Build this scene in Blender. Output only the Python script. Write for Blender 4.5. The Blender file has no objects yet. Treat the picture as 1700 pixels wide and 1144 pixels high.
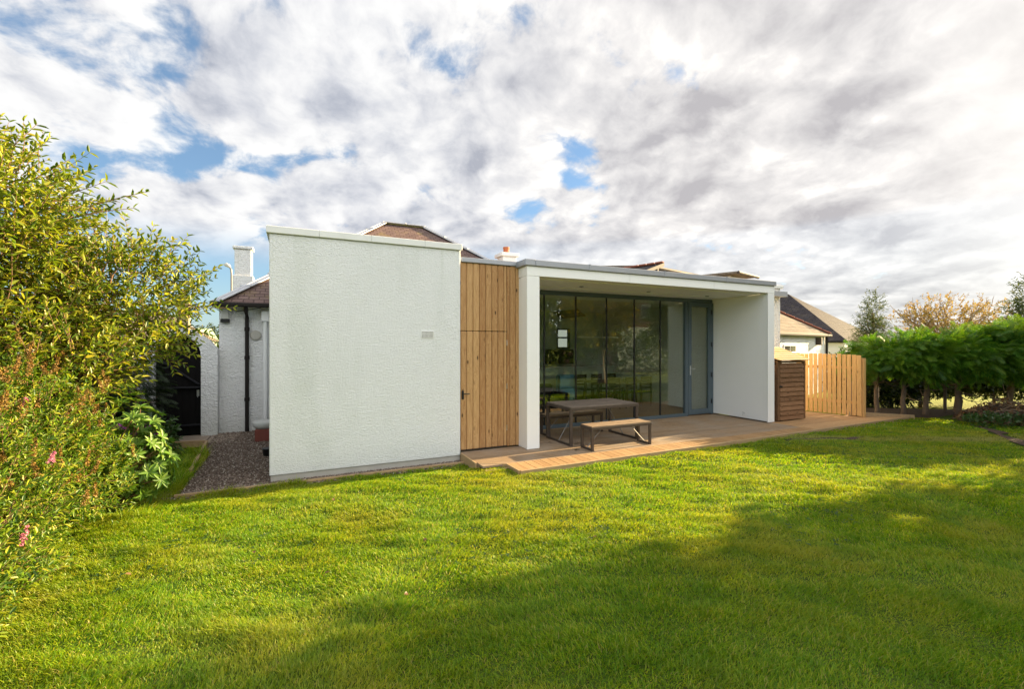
import bpy, math, random
import numpy as np
from mathutils import Vector, Matrix

scene = bpy.context.scene
COL = scene.collection
rng = np.random.default_rng(7)
random.seed(7)
R = math.radians

# ------------------------------------------------------------------ camera
CAM_YAW = 25.3
F_REL = 755.0 / 1700.0
H_CAM = 1.85
cam_d = bpy.data.cameras.new('camera')
cam_d.sensor_width = 36.0
cam_d.lens = 36.0 * F_REL
cam_d.clip_start = 0.05
cam_d.clip_end = 3000.0
cam = bpy.data.objects.new('camera', cam_d)
COL.objects.link(cam)
cam.location = (0, 0, H_CAM)
cam.rotation_euler = (R(90), 0, R(-CAM_YAW))
scene.camera = cam

# ------------------------------------------------------------------ sun, sky, exposure
SUN_EL = 16.0
SUN_DIR = Vector((math.cos(R(2.0)), math.sin(R(2.0)), math.tan(R(SUN_EL)))).normalized()
sun_d = bpy.data.lights.new('sun', 'SUN')
sun_d.energy = 5.0
sun_d.angle = R(0.5)
sun_d.color = (1.0, 0.77, 0.44)
sun = bpy.data.objects.new('sun', sun_d)
COL.objects.link(sun)
sun.location = (40, 2, 20)
sun.rotation_euler = SUN_DIR.to_track_quat('Z', 'Y').to_euler()

scene.view_settings.view_transform = 'Standard'
scene.view_settings.look = 'None'
scene.view_settings.gamma = 1.0
scene.view_settings.exposure = 2.1
scene.render.engine = 'CYCLES'
scene.cycles.use_denoising = True
scene.cycles.max_bounces = 8
scene.cycles.transparent_max_bounces = 12
scene.cycles.sample_clamp_indirect = 6.0


# ------------------------------------------------------------------ node helpers
def nd(nt, typ, props=None, **ins):
    n = nt.nodes.new(typ)
    for k, v in (props or {}).items():
        setattr(n, k, v)
    for k, v in ins.items():
        key = int(k[1:]) if k[0] == 'i' and k[1:].isdigit() else k.replace('_', ' ')
        s = n.inputs[key]
        if isinstance(v, bpy.types.NodeSocket):
            nt.links.new(v, s)
        else:
            if s.type == 'RGBA' and len(v) == 3:
                v = (*v, 1.0)
            s.default_value = v
    return n


def mth(nt, op, a, b=0.0, c=None, clamp=False):
    kw = dict(i0=a, i1=b)
    if c is not None:
        kw['i2'] = c
    return nd(nt, 'ShaderNodeMath', {'operation': op, 'use_clamp': clamp}, **kw).outputs[0]


def vmth(nt, op, a, b=(0, 0, 0)):
    return nd(nt, 'ShaderNodeVectorMath', {'operation': op}, i0=a, i1=b).outputs[0]


def mix(nt, f, a, b, blend='MIX'):
    return nd(nt, 'ShaderNodeMix', {'data_type': 'RGBA', 'blend_type': blend}, i0=f, i6=a, i7=b).outputs[2]


def ramp(nt, f, stops, interp='LINEAR'):
    n = nd(nt, 'ShaderNodeValToRGB', Fac=f)
    cr = n.color_ramp
    cr.interpolation = interp
    while len(cr.elements) < len(stops):
        cr.elements.new(0.5)
    for e, (p, c) in zip(cr.elements, stops):
        e.position = p
        e.color = (*c, 1.0) if len(c) == 3 else c
    return n.outputs[0]


def remap(nt, v, a, b, c=0.0, d=1.0, smooth=False):
    return nd(nt, 'ShaderNodeMapRange', {'interpolation_type': 'SMOOTHSTEP' if smooth else 'LINEAR'},
              i0=v, i1=a, i2=b, i3=c, i4=d).outputs[0]


def noise(nt, vec, scale, detail=4.0, rough=0.55, dist=0.0):
    return nd(nt, 'ShaderNodeTexNoise', Vector=vec, Scale=scale, Detail=detail, Roughness=rough, Distortion=dist).outputs[0]


def xyz(nt, x, y, z):
    return nd(nt, 'ShaderNodeCombineXYZ', i0=x, i1=y, i2=z).outputs[0]


# ------------------------------------------------------------------ world: Nishita sky with a broken altocumulus deck
world = bpy.data.worlds.new('World')
scene.world = world
world.use_nodes = True
wt = world.node_tree
wt.nodes.clear()
sky = nd(wt, 'ShaderNodeTexSky', {'sky_type': 'NISHITA', 'sun_disc': False, 'sun_elevation': R(SUN_EL),
                                  'sun_rotation': R(90 - 2.0), 'air_density': 1.0, 'dust_density': 0.6, 'ozone_density': 2.0})
SKY_STRENGTH = 0.1
tc = nd(wt, 'ShaderNodeTexCoord').outputs['Generated']
sp = nd(wt, 'ShaderNodeSeparateXYZ', i0=tc)
dx, dy, dz = sp.outputs[0], sp.outputs[1], sp.outputs[2]
zz = mth(wt, 'POWER', mth(wt, 'ADD', mth(wt, 'MAXIMUM', dz, 0.0), 0.10), 0.58)
P = xyz(wt, mth(wt, 'DIVIDE', dx, zz), mth(wt, 'DIVIDE', dy, zz), 0.0)
wn = nd(wt, 'ShaderNodeTexNoise', Vector=P, Scale=3.0, Detail=3.0).outputs[1]
P2 = vmth(wt, 'ADD', P, nd(wt, 'ShaderNodeVectorMath', {'operation': 'SCALE'}, i0=vmth(wt, 'SUBTRACT', wn, (0.5, 0.5, 0.5)), Scale=0.16).outputs[0])


def puffs(p):
    """altocumulus: rounded cells with ragged edges"""
    v = nd(wt, 'ShaderNodeTexVoronoi', {'feature': 'SMOOTH_F1'}, Vector=p, Scale=4.6, Smoothness=0.7, Randomness=1.0).outputs['Distance']
    f = noise(wt, p, 9.0, 7.0, 0.58)
    g = noise(wt, p, 2.8, 3.0, 0.5)
    cell = mth(wt, 'SUBTRACT', 0.78, v)
    return mth(wt, 'ADD', mth(wt, 'MULTIPLY', cell, 0.55), mth(wt, 'ADD', mth(wt, 'MULTIPLY', f, 0.50), mth(wt, 'MULTIPLY', g, 0.55)))


d0 = puffs(P2)
d1 = puffs(vmth(wt, 'ADD', P2, (0.046, 0.010, 0.012)))
big = noise(wt, P, 0.8, 2.0, 0.5)
west = mth(wt, 'ADD', mth(wt, 'MULTIPLY', dx, 0.60), mth(wt, 'MULTIPLY', dy, -0.10))
cover = mth(wt, 'ADD', mth(wt, 'ADD', d0, mth(wt, 'MULTIPLY', mth(wt, 'SUBTRACT', big, 0.5), 0.35)), mth(wt, 'MULTIPLY', west, 0.25))
CL0, CL1 = 0.455, 0.60
mask = remap(wt, cover, CL0, CL1, 0.0, 1.0, True)
low = remap(wt, dz, 0.13, 0.23, 0.0, 1.0, True)               # clear strip over the western horizon
east = remap(wt, west, -0.02, 0.22, 0.0, 1.0, True)
mask = mth(wt, 'MULTIPLY', mask, mth(wt, 'MAXIMUM', low, mth(wt, 'MULTIPLY', east, 0.92)))
lit = mth(wt, 'ADD', mth(wt, 'MULTIPLY', mth(wt, 'SUBTRACT', d0, d1), 3.0), 0.70)
thick = remap(wt, cover, 0.60, 0.98, 0.0, 1.0, True)
lit = mth(wt, 'SUBTRACT', lit, mth(wt, 'MULTIPLY', thick, 0.48), clamp=True)
KS = 0.405
sc3 = lambda c: tuple(x * KS for x in c)
ccol = ramp(wt, lit, [(0.0, sc3((0.25, 0.27, 0.32))), (0.40, sc3((0.41, 0.42, 0.45))), (0.75, sc3((0.54, 0.54, 0.545))), (1.0, sc3((0.60, 0.60, 0.595)))])
sdot = nd(wt, 'ShaderNodeVectorMath', {'operation': 'DOT_PRODUCT'}, i0=tc, i1=tuple(SUN_DIR)).outputs[1]
glow = remap(wt, sdot, 0.25, 0.85, 0.0, 1.0, True)
ccol_e = ramp(wt, lit, [(0.0, sc3((0.33, 0.315, 0.32))), (0.40, sc3((0.45, 0.435, 0.43))), (0.75, sc3((0.56, 0.54, 0.525))), (1.0, sc3((0.72, 0.69, 0.64)))])
ccol = mix(wt, mth(wt, 'MULTIPLY', glow, 0.9), ccol, ccol_e)
hot = remap(wt, sdot, 0.90, 1.0, 0.0, 0.7, True)
ccol = mix(wt, hot, ccol, sc3((0.72, 0.69, 0.65)))
# unseen clouds behind the camera made extra bright to light the shaded white walls
rear_fill = remap(wt, dy, -0.05, -0.55, 0.0, 1.0, True)
ccol = mix(wt, rear_fill, ccol, sc3((1.27, 1.27, 1.26)))
skyc = mix(wt, 1.0, sky.outputs[0], (0.38, 0.45, 0.50), 'MULTIPLY')
haze_low = remap(wt, dz, 0.0, 0.25, 0.55, 0.0, True)
skyc = mix(wt, mth(wt, 'MAXIMUM', haze_low, 0.16), skyc, (1.2, 1.6, 1.9))
ccol10 = mix(wt, 1.0, ccol, (1 / SKY_STRENGTH,) * 3, 'MULTIPLY')
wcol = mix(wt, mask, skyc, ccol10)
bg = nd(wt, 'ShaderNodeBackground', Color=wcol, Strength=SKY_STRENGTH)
wo = nd(wt, 'ShaderNodeOutputWorld')
wt.links.new(bg.outputs[0], wo.inputs[0])


# ------------------------------------------------------------------ materials
MATS = {}


def new_mat(name):
    m = bpy.data.materials.new(name)
    m.use_nodes = True
    nt = m.node_tree
    nt.nodes.clear()
    out = nd(nt, 'ShaderNodeOutputMaterial')
    MATS[name] = m
    return m, nt, out


def principled(nt, out, col, rough=0.6, metal=0.0, normal=None, spec=0.4):
    b = nd(nt, 'ShaderNodeBsdfPrincipled', Base_Color=col, Roughness=rough, Metallic=metal)
    b.inputs['Specular IOR Level'].default_value = spec
    if normal is not None:
        nt.links.new(normal, b.inputs['Normal'])
    nt.links.new(b.outputs[0], out.inputs[0])
    return b


def bump(nt, h, strength=0.5, dist=0.01):
    return nd(nt, 'ShaderNodeBump', Height=h, Strength=strength, Distance=dist).outputs[0]


def objco(nt):
    return nd(nt, 'ShaderNodeTexCoord').outputs['Object']


def island(nt):
    return nd(nt, 'ShaderNodeNewGeometry').outputs['Random Per Island']


def mat_plain(name, col, rough=0.6, metal=0.0, var=0.12, nscale=6.0, bstr=0.0, bscale=80.0, bdist=0.004, spec=0.4):
    m, nt, out = new_mat(name)
    co = objco(nt)
    n = noise(nt, co, nscale, 5.0, 0.6)
    c = mix(nt, n, tuple(x * (1 - var) for x in col), tuple(min(1, x * (1 + var)) for x in col))
    nm = None
    if bstr:
        nm = bump(nt, noise(nt, co, bscale, 4.0, 0.6), bstr, bdist)
    principled(nt, out, c, rough, metal, nm, spec)
    return m


def mat_harl(name, col, stain=(0.55, 0.60, 0.50), stain_amt=0.35, scale=33.0, dist=0.018):
    m, nt, out = new_mat(name)
    co = objco(nt)
    sq = vmth(nt, 'MULTIPLY', co, (1.0, 1.0, 1.35))
    a = noise(nt, sq, scale, 3.0, 0.5, 1.1)
    b = noise(nt, co, scale * 3.1, 2.0, 0.5)
    h = mth(nt, 'ADD', mth(nt, 'POWER', a, 1.5), mth(nt, 'MULTIPLY', b, 0.18))
    big = noise(nt, vmth(nt, 'MULTIPLY', co, (1.0, 1.0, 0.35)), 1.1, 5.0, 0.6)
    st = mth(nt, 'MULTIPLY', remap(nt, big, 0.45, 0.75, 0.0, 1.0, True), stain_amt)
    fine = noise(nt, co, 60.0, 3.0)
    zc = nd(nt, 'ShaderNodeSeparateXYZ', i0=co).outputs[2]
    run = noise(nt, vmth(nt, 'MULTIPLY', co, (9.0, 9.0, 0.25)), 1.0, 4.0, 0.6)
    run = mth(nt, 'MULTIPLY', remap(nt, run, 0.50, 0.72, 0.0, 1.0, True), remap(nt, zc, 2.2, 3.45, 0.0, 0.30, True))
    splash = mth(nt, 'MULTIPLY', remap(nt, zc, -0.05, 0.40, 0.40, 0.0, True), remap(nt, big, 0.3, 0.65, 0.3, 1.0))
    st = mth(nt, 'MAXIMUM', st, mth(nt, 'MAXIMUM', run, splash))
    c = mix(nt, st, col, tuple(x * y for x, y in zip(col, stain)))
    c = mix(nt, mth(nt, 'MULTIPLY', fine, 0.12), c, (0.5, 0.5, 0.46))
    principled(nt, out, c, 0.85, 0.0, bump(nt, h, 1.0, dist), 0.2)
    return m


def mat_wood(name, dark, light, axis=2, across=None, rough=0.65, knots=0.8, scale=1.0, var=0.35, grey=0.0):
    """Boards: every loose board gets its own offset and tone; grain runs along the given axis."""
    m, nt, out = new_mat(name)
    co = objco(nt)
    r = island(nt)
    off = nd(nt, 'ShaderNodeVectorMath', {'operation': 'SCALE'}, i0=(7.3, 11.1, 5.7), Scale=mth(nt, 'MULTIPLY', r, 17.0)).outputs[0]
    p = vmth(nt, 'ADD', co, off)
    sc = [1.0, 1.0, 1.0]
    sc[axis] = 0.09
    if across is None:
        across = {0: 1, 1: 0, 2: 0}[axis]
    ps = nd(nt, 'ShaderNodeSeparateXYZ', i0=p)
    kv = xyz(nt, ps.outputs[across], mth(nt, 'MULTIPLY', ps.outputs[axis], 0.40), 0.0)
    vor = nd(nt, 'ShaderNodeTexVoronoi', {'feature': 'F1', 'voronoi_dimensions': '2D'}, Vector=kv, Scale=4.6 * scale)
    ksel = nd(nt, 'ShaderNodeSeparateXYZ', i0=vor.outputs['Color']).outputs[0]
    vor = vor.outputs['Distance']
    ring = remap(nt, vor, 0.0, 0.42, 1.0, 0.0, True)
    g0 = vmth(nt, 'MULTIPLY', p, tuple(sc))
    gw = nd(nt, 'ShaderNodeVectorMath', {'operation': 'SCALE'}, i0=(0.06, 0.05, 0.05), Scale=ring).outputs[0]
    g = noise(nt, vmth(nt, 'ADD', g0, gw), 42.0 * scale, 6.0, 0.62, 0.6)
    fine = noise(nt, g0, 190.0 * scale, 2.0, 0.6)
    tone = mth(nt, 'ADD', mth(nt, 'MULTIPLY', g, 0.75), mth(nt, 'MULTIPLY', fine, 0.25))
    tone = mth(nt, 'ADD', remap(nt, tone, 0.30, 0.70, 0.0, 1.0), mth(nt, 'MULTIPLY', mth(nt, 'SUBTRACT', r, 0.5), var * 2.0), clamp=True)
    c = mix(nt, tone, dark, light)
    kn = mth(nt, 'MULTIPLY', mth(nt, 'MULTIPLY', remap(nt, vor, 0.03, 0.095, 1.0, 0.0, True), remap(nt, ksel, 0.25, 0.7, 0.0, 1.0)), knots)
    c = mix(nt, kn, c, tuple(x * 0.28 for x in dark))
    if grey:
        gb = remap(nt, noise(nt, co, 1.7, 4.0, 0.6), 0.35, 0.7, 0.0, grey, True)
        c = mix(nt, gb, c, (0.30, 0.28, 0.25))
    principled(nt, out, c, rough, 0.0, bump(nt, tone, 0.25, 0.003), 0.25)
    return m


def mat_leaf(name, stops, transl=0.45, gloss=0.06, patch=0.0, patch_col=(0.2, 0.2, 0.03), pscale=0.5, tcol=None):
    m, nt, out = new_mat(name)
    r = island(nt)
    c = ramp(nt, r, stops)
    if patch:
        co = objco(nt)
        pn = remap(nt, noise(nt, co, pscale, 3.0, 0.5), 0.40, 0.66, 0.0, patch, True)
        c = mix(nt, pn, c, patch_col)
    d = nd(nt, 'ShaderNodeBsdfDiffuse', Color=c, Roughness=0.5)
    tcl = mix(nt, 1.0, c, tcol or (1.15, 1.1, 0.55), 'MULTIPLY')
    t = nd(nt, 'ShaderNodeBsdfTranslucent', Color=tcl)
    s = nd(nt, 'ShaderNodeMixShader', Fac=transl, i1=d.outputs[0], i2=t.outputs[0])
    g = nd(nt, 'ShaderNodeBsdfGlossy', Color=(1, 1, 0.95, 1), Roughness=0.42)
    s2 = nd(nt, 'ShaderNodeMixShader', Fac=gloss, i1=s.outputs[0], i2=g.outputs[0])
    nt.links.new(s2.outputs[0], out.inputs[0])
    return m


def mat_roof(name, a, b, mortar, rows=0.20, width=0.30, moss=None, moss_amt=0.0):
    m, nt, out = new_mat(name)
    t = nd(nt, 'ShaderNodeTexCoord')
    co = t.outputs['Object']
    s = nd(nt, 'ShaderNodeSeparateXYZ', i0=co)
    nrm = nd(nt, 'ShaderNodeSeparateXYZ', i0=t.outputs['Normal'])
    side = mth(nt, 'GREATER_THAN', mth(nt, 'ABSOLUTE', nrm.outputs[0]), mth(nt, 'ABSOLUTE', nrm.outputs[1]))
    u = mth(nt, 'ADD', mth(nt, 'MULTIPLY', s.outputs[1], side), mth(nt, 'MULTIPLY', s.outputs[0], mth(nt, 'SUBTRACT', 1.0, side)))
    v = mth(nt, 'MULTIPLY', s.outputs[2], 1.65)
    vec = xyz(nt, u, v, 0.0)
    jit = vmth(nt, 'ADD', vec, nd(nt, 'ShaderNodeVectorMath', {'operation': 'SCALE'}, i0=nd(nt, 'ShaderNodeTexNoise', Vector=vec, Scale=3.0).outputs[1], Scale=0.03).outputs[0])
    br = nd(nt, 'ShaderNodeTexBrick', {'offset': 0.5}, Vector=jit, Color1=a, Color2=b, Mortar=mortar, Scale=1.0,
            Mortar_Size=0.010, Mortar_Smooth=0.3, Bias=0.0, Brick_Width=width, Row_Height=rows)
    c = br.outputs[0]
    n1 = noise(nt, vec, 9.0, 5.0, 0.65)
    c = mix(nt, mth(nt, 'MULTIPLY', n1, 0.45), c, tuple(x * 0.55 for x in a))
    if moss:
        mm = mth(nt, 'MULTIPLY', remap(nt, noise(nt, vec, 2.3, 5.0, 0.65), 0.5, 0.72, 0.0, 1.0, True), moss_amt)
        c = mix(nt, mm, c, moss)
    rowpos = mth(nt, 'FRACT', mth(nt, 'DIVIDE', v, rows))
    h = mth(nt, 'ADD', mth(nt, 'MULTIPLY', br.outputs[1], -0.6), mth(nt, 'SUBTRACT', 1.0, rowpos))
    principled(nt, out, c, 0.75, 0.0, bump(nt, h, 0.9, 0.02), 0.03)
    return m


mat_harl('harl_white', (0.815, 0.825, 0.83), stain=(0.66, 0.70, 0.62))
mat_harl('harl_house', (0.80, 0.80, 0.80), scale=17.0, dist=0.045, stain_amt=0.25)
mat_plain('white_board', (0.86, 0.85, 0.83), 0.45, var=0.03, nscale=2.0, bstr=0.08)
mat_plain('white_paint', (0.80, 0.80, 0.79), 0.5, var=0.05)
mat_plain('coping_white', (0.75, 0.75, 0.73), 0.5, var=0.10, nscale=4.0)
mat_plain('lead_flashing', (0.36, 0.37, 0.40), 0.42, 0.35, var=0.12, nscale=3.0, bstr=0.1, bscale=12)
mat_plain('lead_hip', (0.50, 0.50, 0.52), 0.5, 0.1, var=0.18, nscale=5.0)
mat_plain('concrete', (0.42, 0.40, 0.36), 0.9, var=0.22, nscale=5.0, bstr=0.4, bscale=60)
mat_plain('slate_frame', (0.085, 0.115, 0.135), 0.4, 0.1, var=0.05)
mat_plain('black_metal', (0.018, 0.018, 0.019), 0.4, 0.2, var=0.1)
mat_plain('gate_black', (0.008, 0.0075, 0.0075), 0.9, var=0.3, nscale=12, spec=0.1)
mat_plain('gate_grey', (0.022, 0.022, 0.026), 0.8, var=0.3, nscale=12, spec=0.2)
mat_plain('gutter', (0.022, 0.019, 0.017), 0.6, var=0.2, spec=0.1)
mat_plain('steel', (0.62, 0.62, 0.62), 0.3, 0.9, var=0.05)
mat_plain('terracotta', (0.17, 0.045, 0.03), 0.75, var=0.2, bstr=0.2)
mat_plain('orange_pot', (0.45, 0.14, 0.06), 0.8, var=0.2)
mat_plain('grey_pot', (0.5, 0.5, 0.47), 0.8, var=0.2, bstr=0.3)
mat_plain('soil', (0.075, 0.048, 0.03), 0.95, var=0.4, nscale=9, bstr=0.8, bscale=40, bdist=0.02)
mat_plain('sandstone', (0.33, 0.25, 0.17), 0.9, var=0.3, nscale=4, bstr=0.4, bscale=30)
mat_plain('paving', (0.28, 0.22, 0.17), 0.9, var=0.25, nscale=4, bstr=0.4, bscale=50)
mat_plain('leather_black', (0.012, 0.012, 0.014), 0.35, var=0.1, bstr=0.1)
mat_plain('blue_fabric', (0.22, 0.48, 0.72), 0.85, var=0.08)
mat_plain('dark_cabinet', (0.03, 0.026, 0.022), 0.35, var=0.15)
mat_plain('room_white', (0.66, 0.70, 0.64), 0.8, var=0.03)
mat_plain('chair_dark', (0.035, 0.022, 0.015), 0.5, var=0.2)
mat_plain('grey_green', (0.24, 0.33, 0.22), 0.7, var=0.1)
mat_plain('weathered_metal', (0.085, 0.065, 0.052), 0.55, 0.3, var=0.25, nscale=14, bstr=0.1)
mat_plain('bark', (0.19, 0.135, 0.095), 0.9, var=0.4, nscale=14, bstr=0.9, bscale=35, bdist=0.02)
mat_plain('bark_pale', (0.30, 0.22, 0.14), 0.9, var=0.3, nscale=14, bstr=0.6, bscale=45, bdist=0.01)
mat_plain('twig', (0.20, 0.115, 0.06), 0.8, var=0.35, nscale=20)
mat_plain('grey_post', (0.16, 0.14, 0.12), 0.9, var=0.3, nscale=10, bstr=0.5)
mat_plain('red_ridge', (0.28, 0.10, 0.06), 0.8, var=0.3, nscale=9, bstr=0.3)
mat_plain('window_white', (0.8, 0.8, 0.8), 0.4, var=0.03)
mat_plain('dark_glass', (0.03, 0.035, 0.04), 0.08, var=0.2, spec=0.7)
mat_plain('fascia_brown', (0.06, 0.045, 0.035), 0.7, var=0.3)

mat_wood('cladding', (0.30, 0.142, 0.050), (0.55, 0.335, 0.150), axis=2, var=0.30, knots=1.0)
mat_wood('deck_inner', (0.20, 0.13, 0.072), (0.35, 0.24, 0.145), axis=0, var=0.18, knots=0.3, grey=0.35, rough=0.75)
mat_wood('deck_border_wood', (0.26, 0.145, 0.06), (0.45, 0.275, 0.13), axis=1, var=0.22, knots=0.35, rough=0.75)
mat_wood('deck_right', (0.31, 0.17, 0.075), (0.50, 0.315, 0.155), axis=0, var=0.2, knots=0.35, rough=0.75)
mat_wood('edging', (0.27, 0.175, 0.09), (0.46, 0.32, 0.175), axis=0, var=0.15, knots=0.3)
mat_wood('fence_pine', (0.50, 0.26, 0.085), (0.74, 0.45, 0.18), axis=2, across=1, var=0.25, knots=0.7)
mat_wood('shed_brown', (0.13, 0.062, 0.028), (0.31, 0.165, 0.085), axis=0, across=2, var=0.25, knots=0.9)
mat_wood('shed_post', (0.10, 0.05, 0.024), (0.20, 0.105, 0.05), axis=2, var=0.2, knots=0.5)
mat_wood('shed_roof', (0.40, 0.25, 0.11), (0.66, 0.46, 0.25), axis=0, var=0.2, knots=0.5)
mat_wood('table_wood', (0.10, 0.078, 0.062), (0.22, 0.175, 0.14), axis=0, var=0.22, knots=0.0, rough=0.6)
mat_wood('bench_wood', (0.17, 0.115, 0.07), (0.34, 0.24, 0.155), axis=0, var=0.2, knots=0.0, rough=0.6)
mat_wood('room_floor_wood', (0.16, 0.075, 0.03), (0.30, 0.16, 0.07), axis=0, var=0.2, knots=0.2, rough=0.35)

mat_roof('slate_red', (0.17, 0.115, 0.105), (0.24, 0.165, 0.145), (0.08, 0.055, 0.05), 0.125, 0.21, (0.30, 0.24, 0.08), 0.45)
mat_roof('slate_dark', (0.055, 0.048, 0.052), (0.085, 0.075, 0.078), (0.03, 0.028, 0.03), 0.22, 0.3, (0.12, 0.10, 0.07), 0.5)
mat_roof('slate_tan', (0.20, 0.16, 0.125), (0.27, 0.22, 0.175), (0.11, 0.11, 0.08), 0.25, 0.35, (0.26, 0.2, 0.1), 0.5)
mat_roof('brick_wall', (0.26, 0.10, 0.07), (0.34, 0.15, 0.10), (0.35, 0.31, 0.27), 0.12, 0.24)

mat_leaf('leaf_elder', [(0.0, (0.06, 0.13, 0.010)), (0.4, (0.18, 0.25, 0.015)), (0.8, (0.35, 0.39, 0.028)), (1.0, (0.54, 0.48, 0.06))], 0.42, 0.03)
mat_leaf('leaf_spirea', [(0.0, (0.05, 0.13, 0.012)), (0.5, (0.15, 0.26, 0.018)), (0.85, (0.30, 0.38, 0.028)), (1.0, (0.50, 0.46, 0.06))], 0.38, 0.025)
mat_leaf('leaf_rhodo', [(0.0, (0.08, 0.18, 0.025)), (0.6, (0.15, 0.27, 0.035)), (1.0, (0.24, 0.34, 0.07))], 0.30, 0.02)
mat_leaf('leaf_yew', [(0.0, (0.010, 0.022, 0.008)), (0.6, (0.020, 0.042, 0.012)), (1.0, (0.04, 0.065, 0.018))], 0.25, 0.04)
mat_leaf('leaf_hydrangea', [(0.0, (0.03, 0.08, 0.015)), (1.0, (0.07, 0.14, 0.03))], 0.3, 0.05)
mat_leaf('petal_magenta', [(0.0, (0.30, 0.04, 0.24)), (1.0, (0.52, 0.11, 0.40))], 0.3, 0.02, tcol=(1, 1, 1))
mat_leaf('petal_pink', [(0.0, (0.55, 0.14, 0.26)), (1.0, (0.70, 0.30, 0.38))], 0.3, 0.02, tcol=(1, 1, 1))
mat_leaf('seed_orange', [(0.0, (0.14, 0.08, 0.018)), (0.6, (0.27, 0.155, 0.035)), (1.0, (0.40, 0.25, 0.07))], 0.15, 0.02, tcol=(1, 0.9, 0.7))
mat_leaf('seed_dark', [(0.0, (0.06, 0.03, 0.035)), (1.0, (0.15, 0.075, 0.07))], 0.1, 0.03, tcol=(1, 0.9, 0.8))
mat_leaf('leaf_hedge', [(0.0, (0.03, 0.12, 0.010)), (0.5, (0.07, 0.20, 0.014)), (0.85, (0.14, 0.28, 0.02)), (1.0, (0.24, 0.33, 0.03))], 0.38, 0.03, 0.55, (0.17, 0.28, 0.02), 2.2)
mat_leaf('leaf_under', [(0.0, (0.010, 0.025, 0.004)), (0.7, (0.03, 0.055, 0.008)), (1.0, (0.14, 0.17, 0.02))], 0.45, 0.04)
mat_leaf('leaf_autumn', [(0.0, (0.16, 0.10, 0.03)), (0.5, (0.30, 0.19, 0.05)), (0.85, (0.40, 0.28, 0.07)), (1.0, (0.22, 0.24, 0.06))], 0.4, 0.04)
mat_leaf('leaf_gold', [(0.0, (0.20, 0.20, 0.02)), (0.5, (0.46, 0.38, 0.04)), (1.0, (0.60, 0.50, 0.08))], 0.4, 0.04)
mat_leaf('leaf_green', [(0.0, (0.05, 0.11, 0.012)), (0.6, (0.11, 0.18, 0.02)), (1.0, (0.22, 0.26, 0.03))], 0.4, 0.04)
mat_leaf('leaf_pine', [(0.0, (0.04, 0.075, 0.03)), (0.6, (0.085, 0.125, 0.04)), (1.0, (0.20, 0.20, 0.06))], 0.3, 0.04)
mat_leaf('leaf_dry', [(0.0, (0.10, 0.05, 0.025)), (0.6, (0.22, 0.12, 0.06)), (1.0, (0.34, 0.22, 0.12))], 0.2, 0.03)
mat_leaf('leaf_lilac', [(0.0, (0.05, 0.10, 0.02)), (1.0, (0.16, 0.24, 0.05))], 0.4, 0.08)


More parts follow.
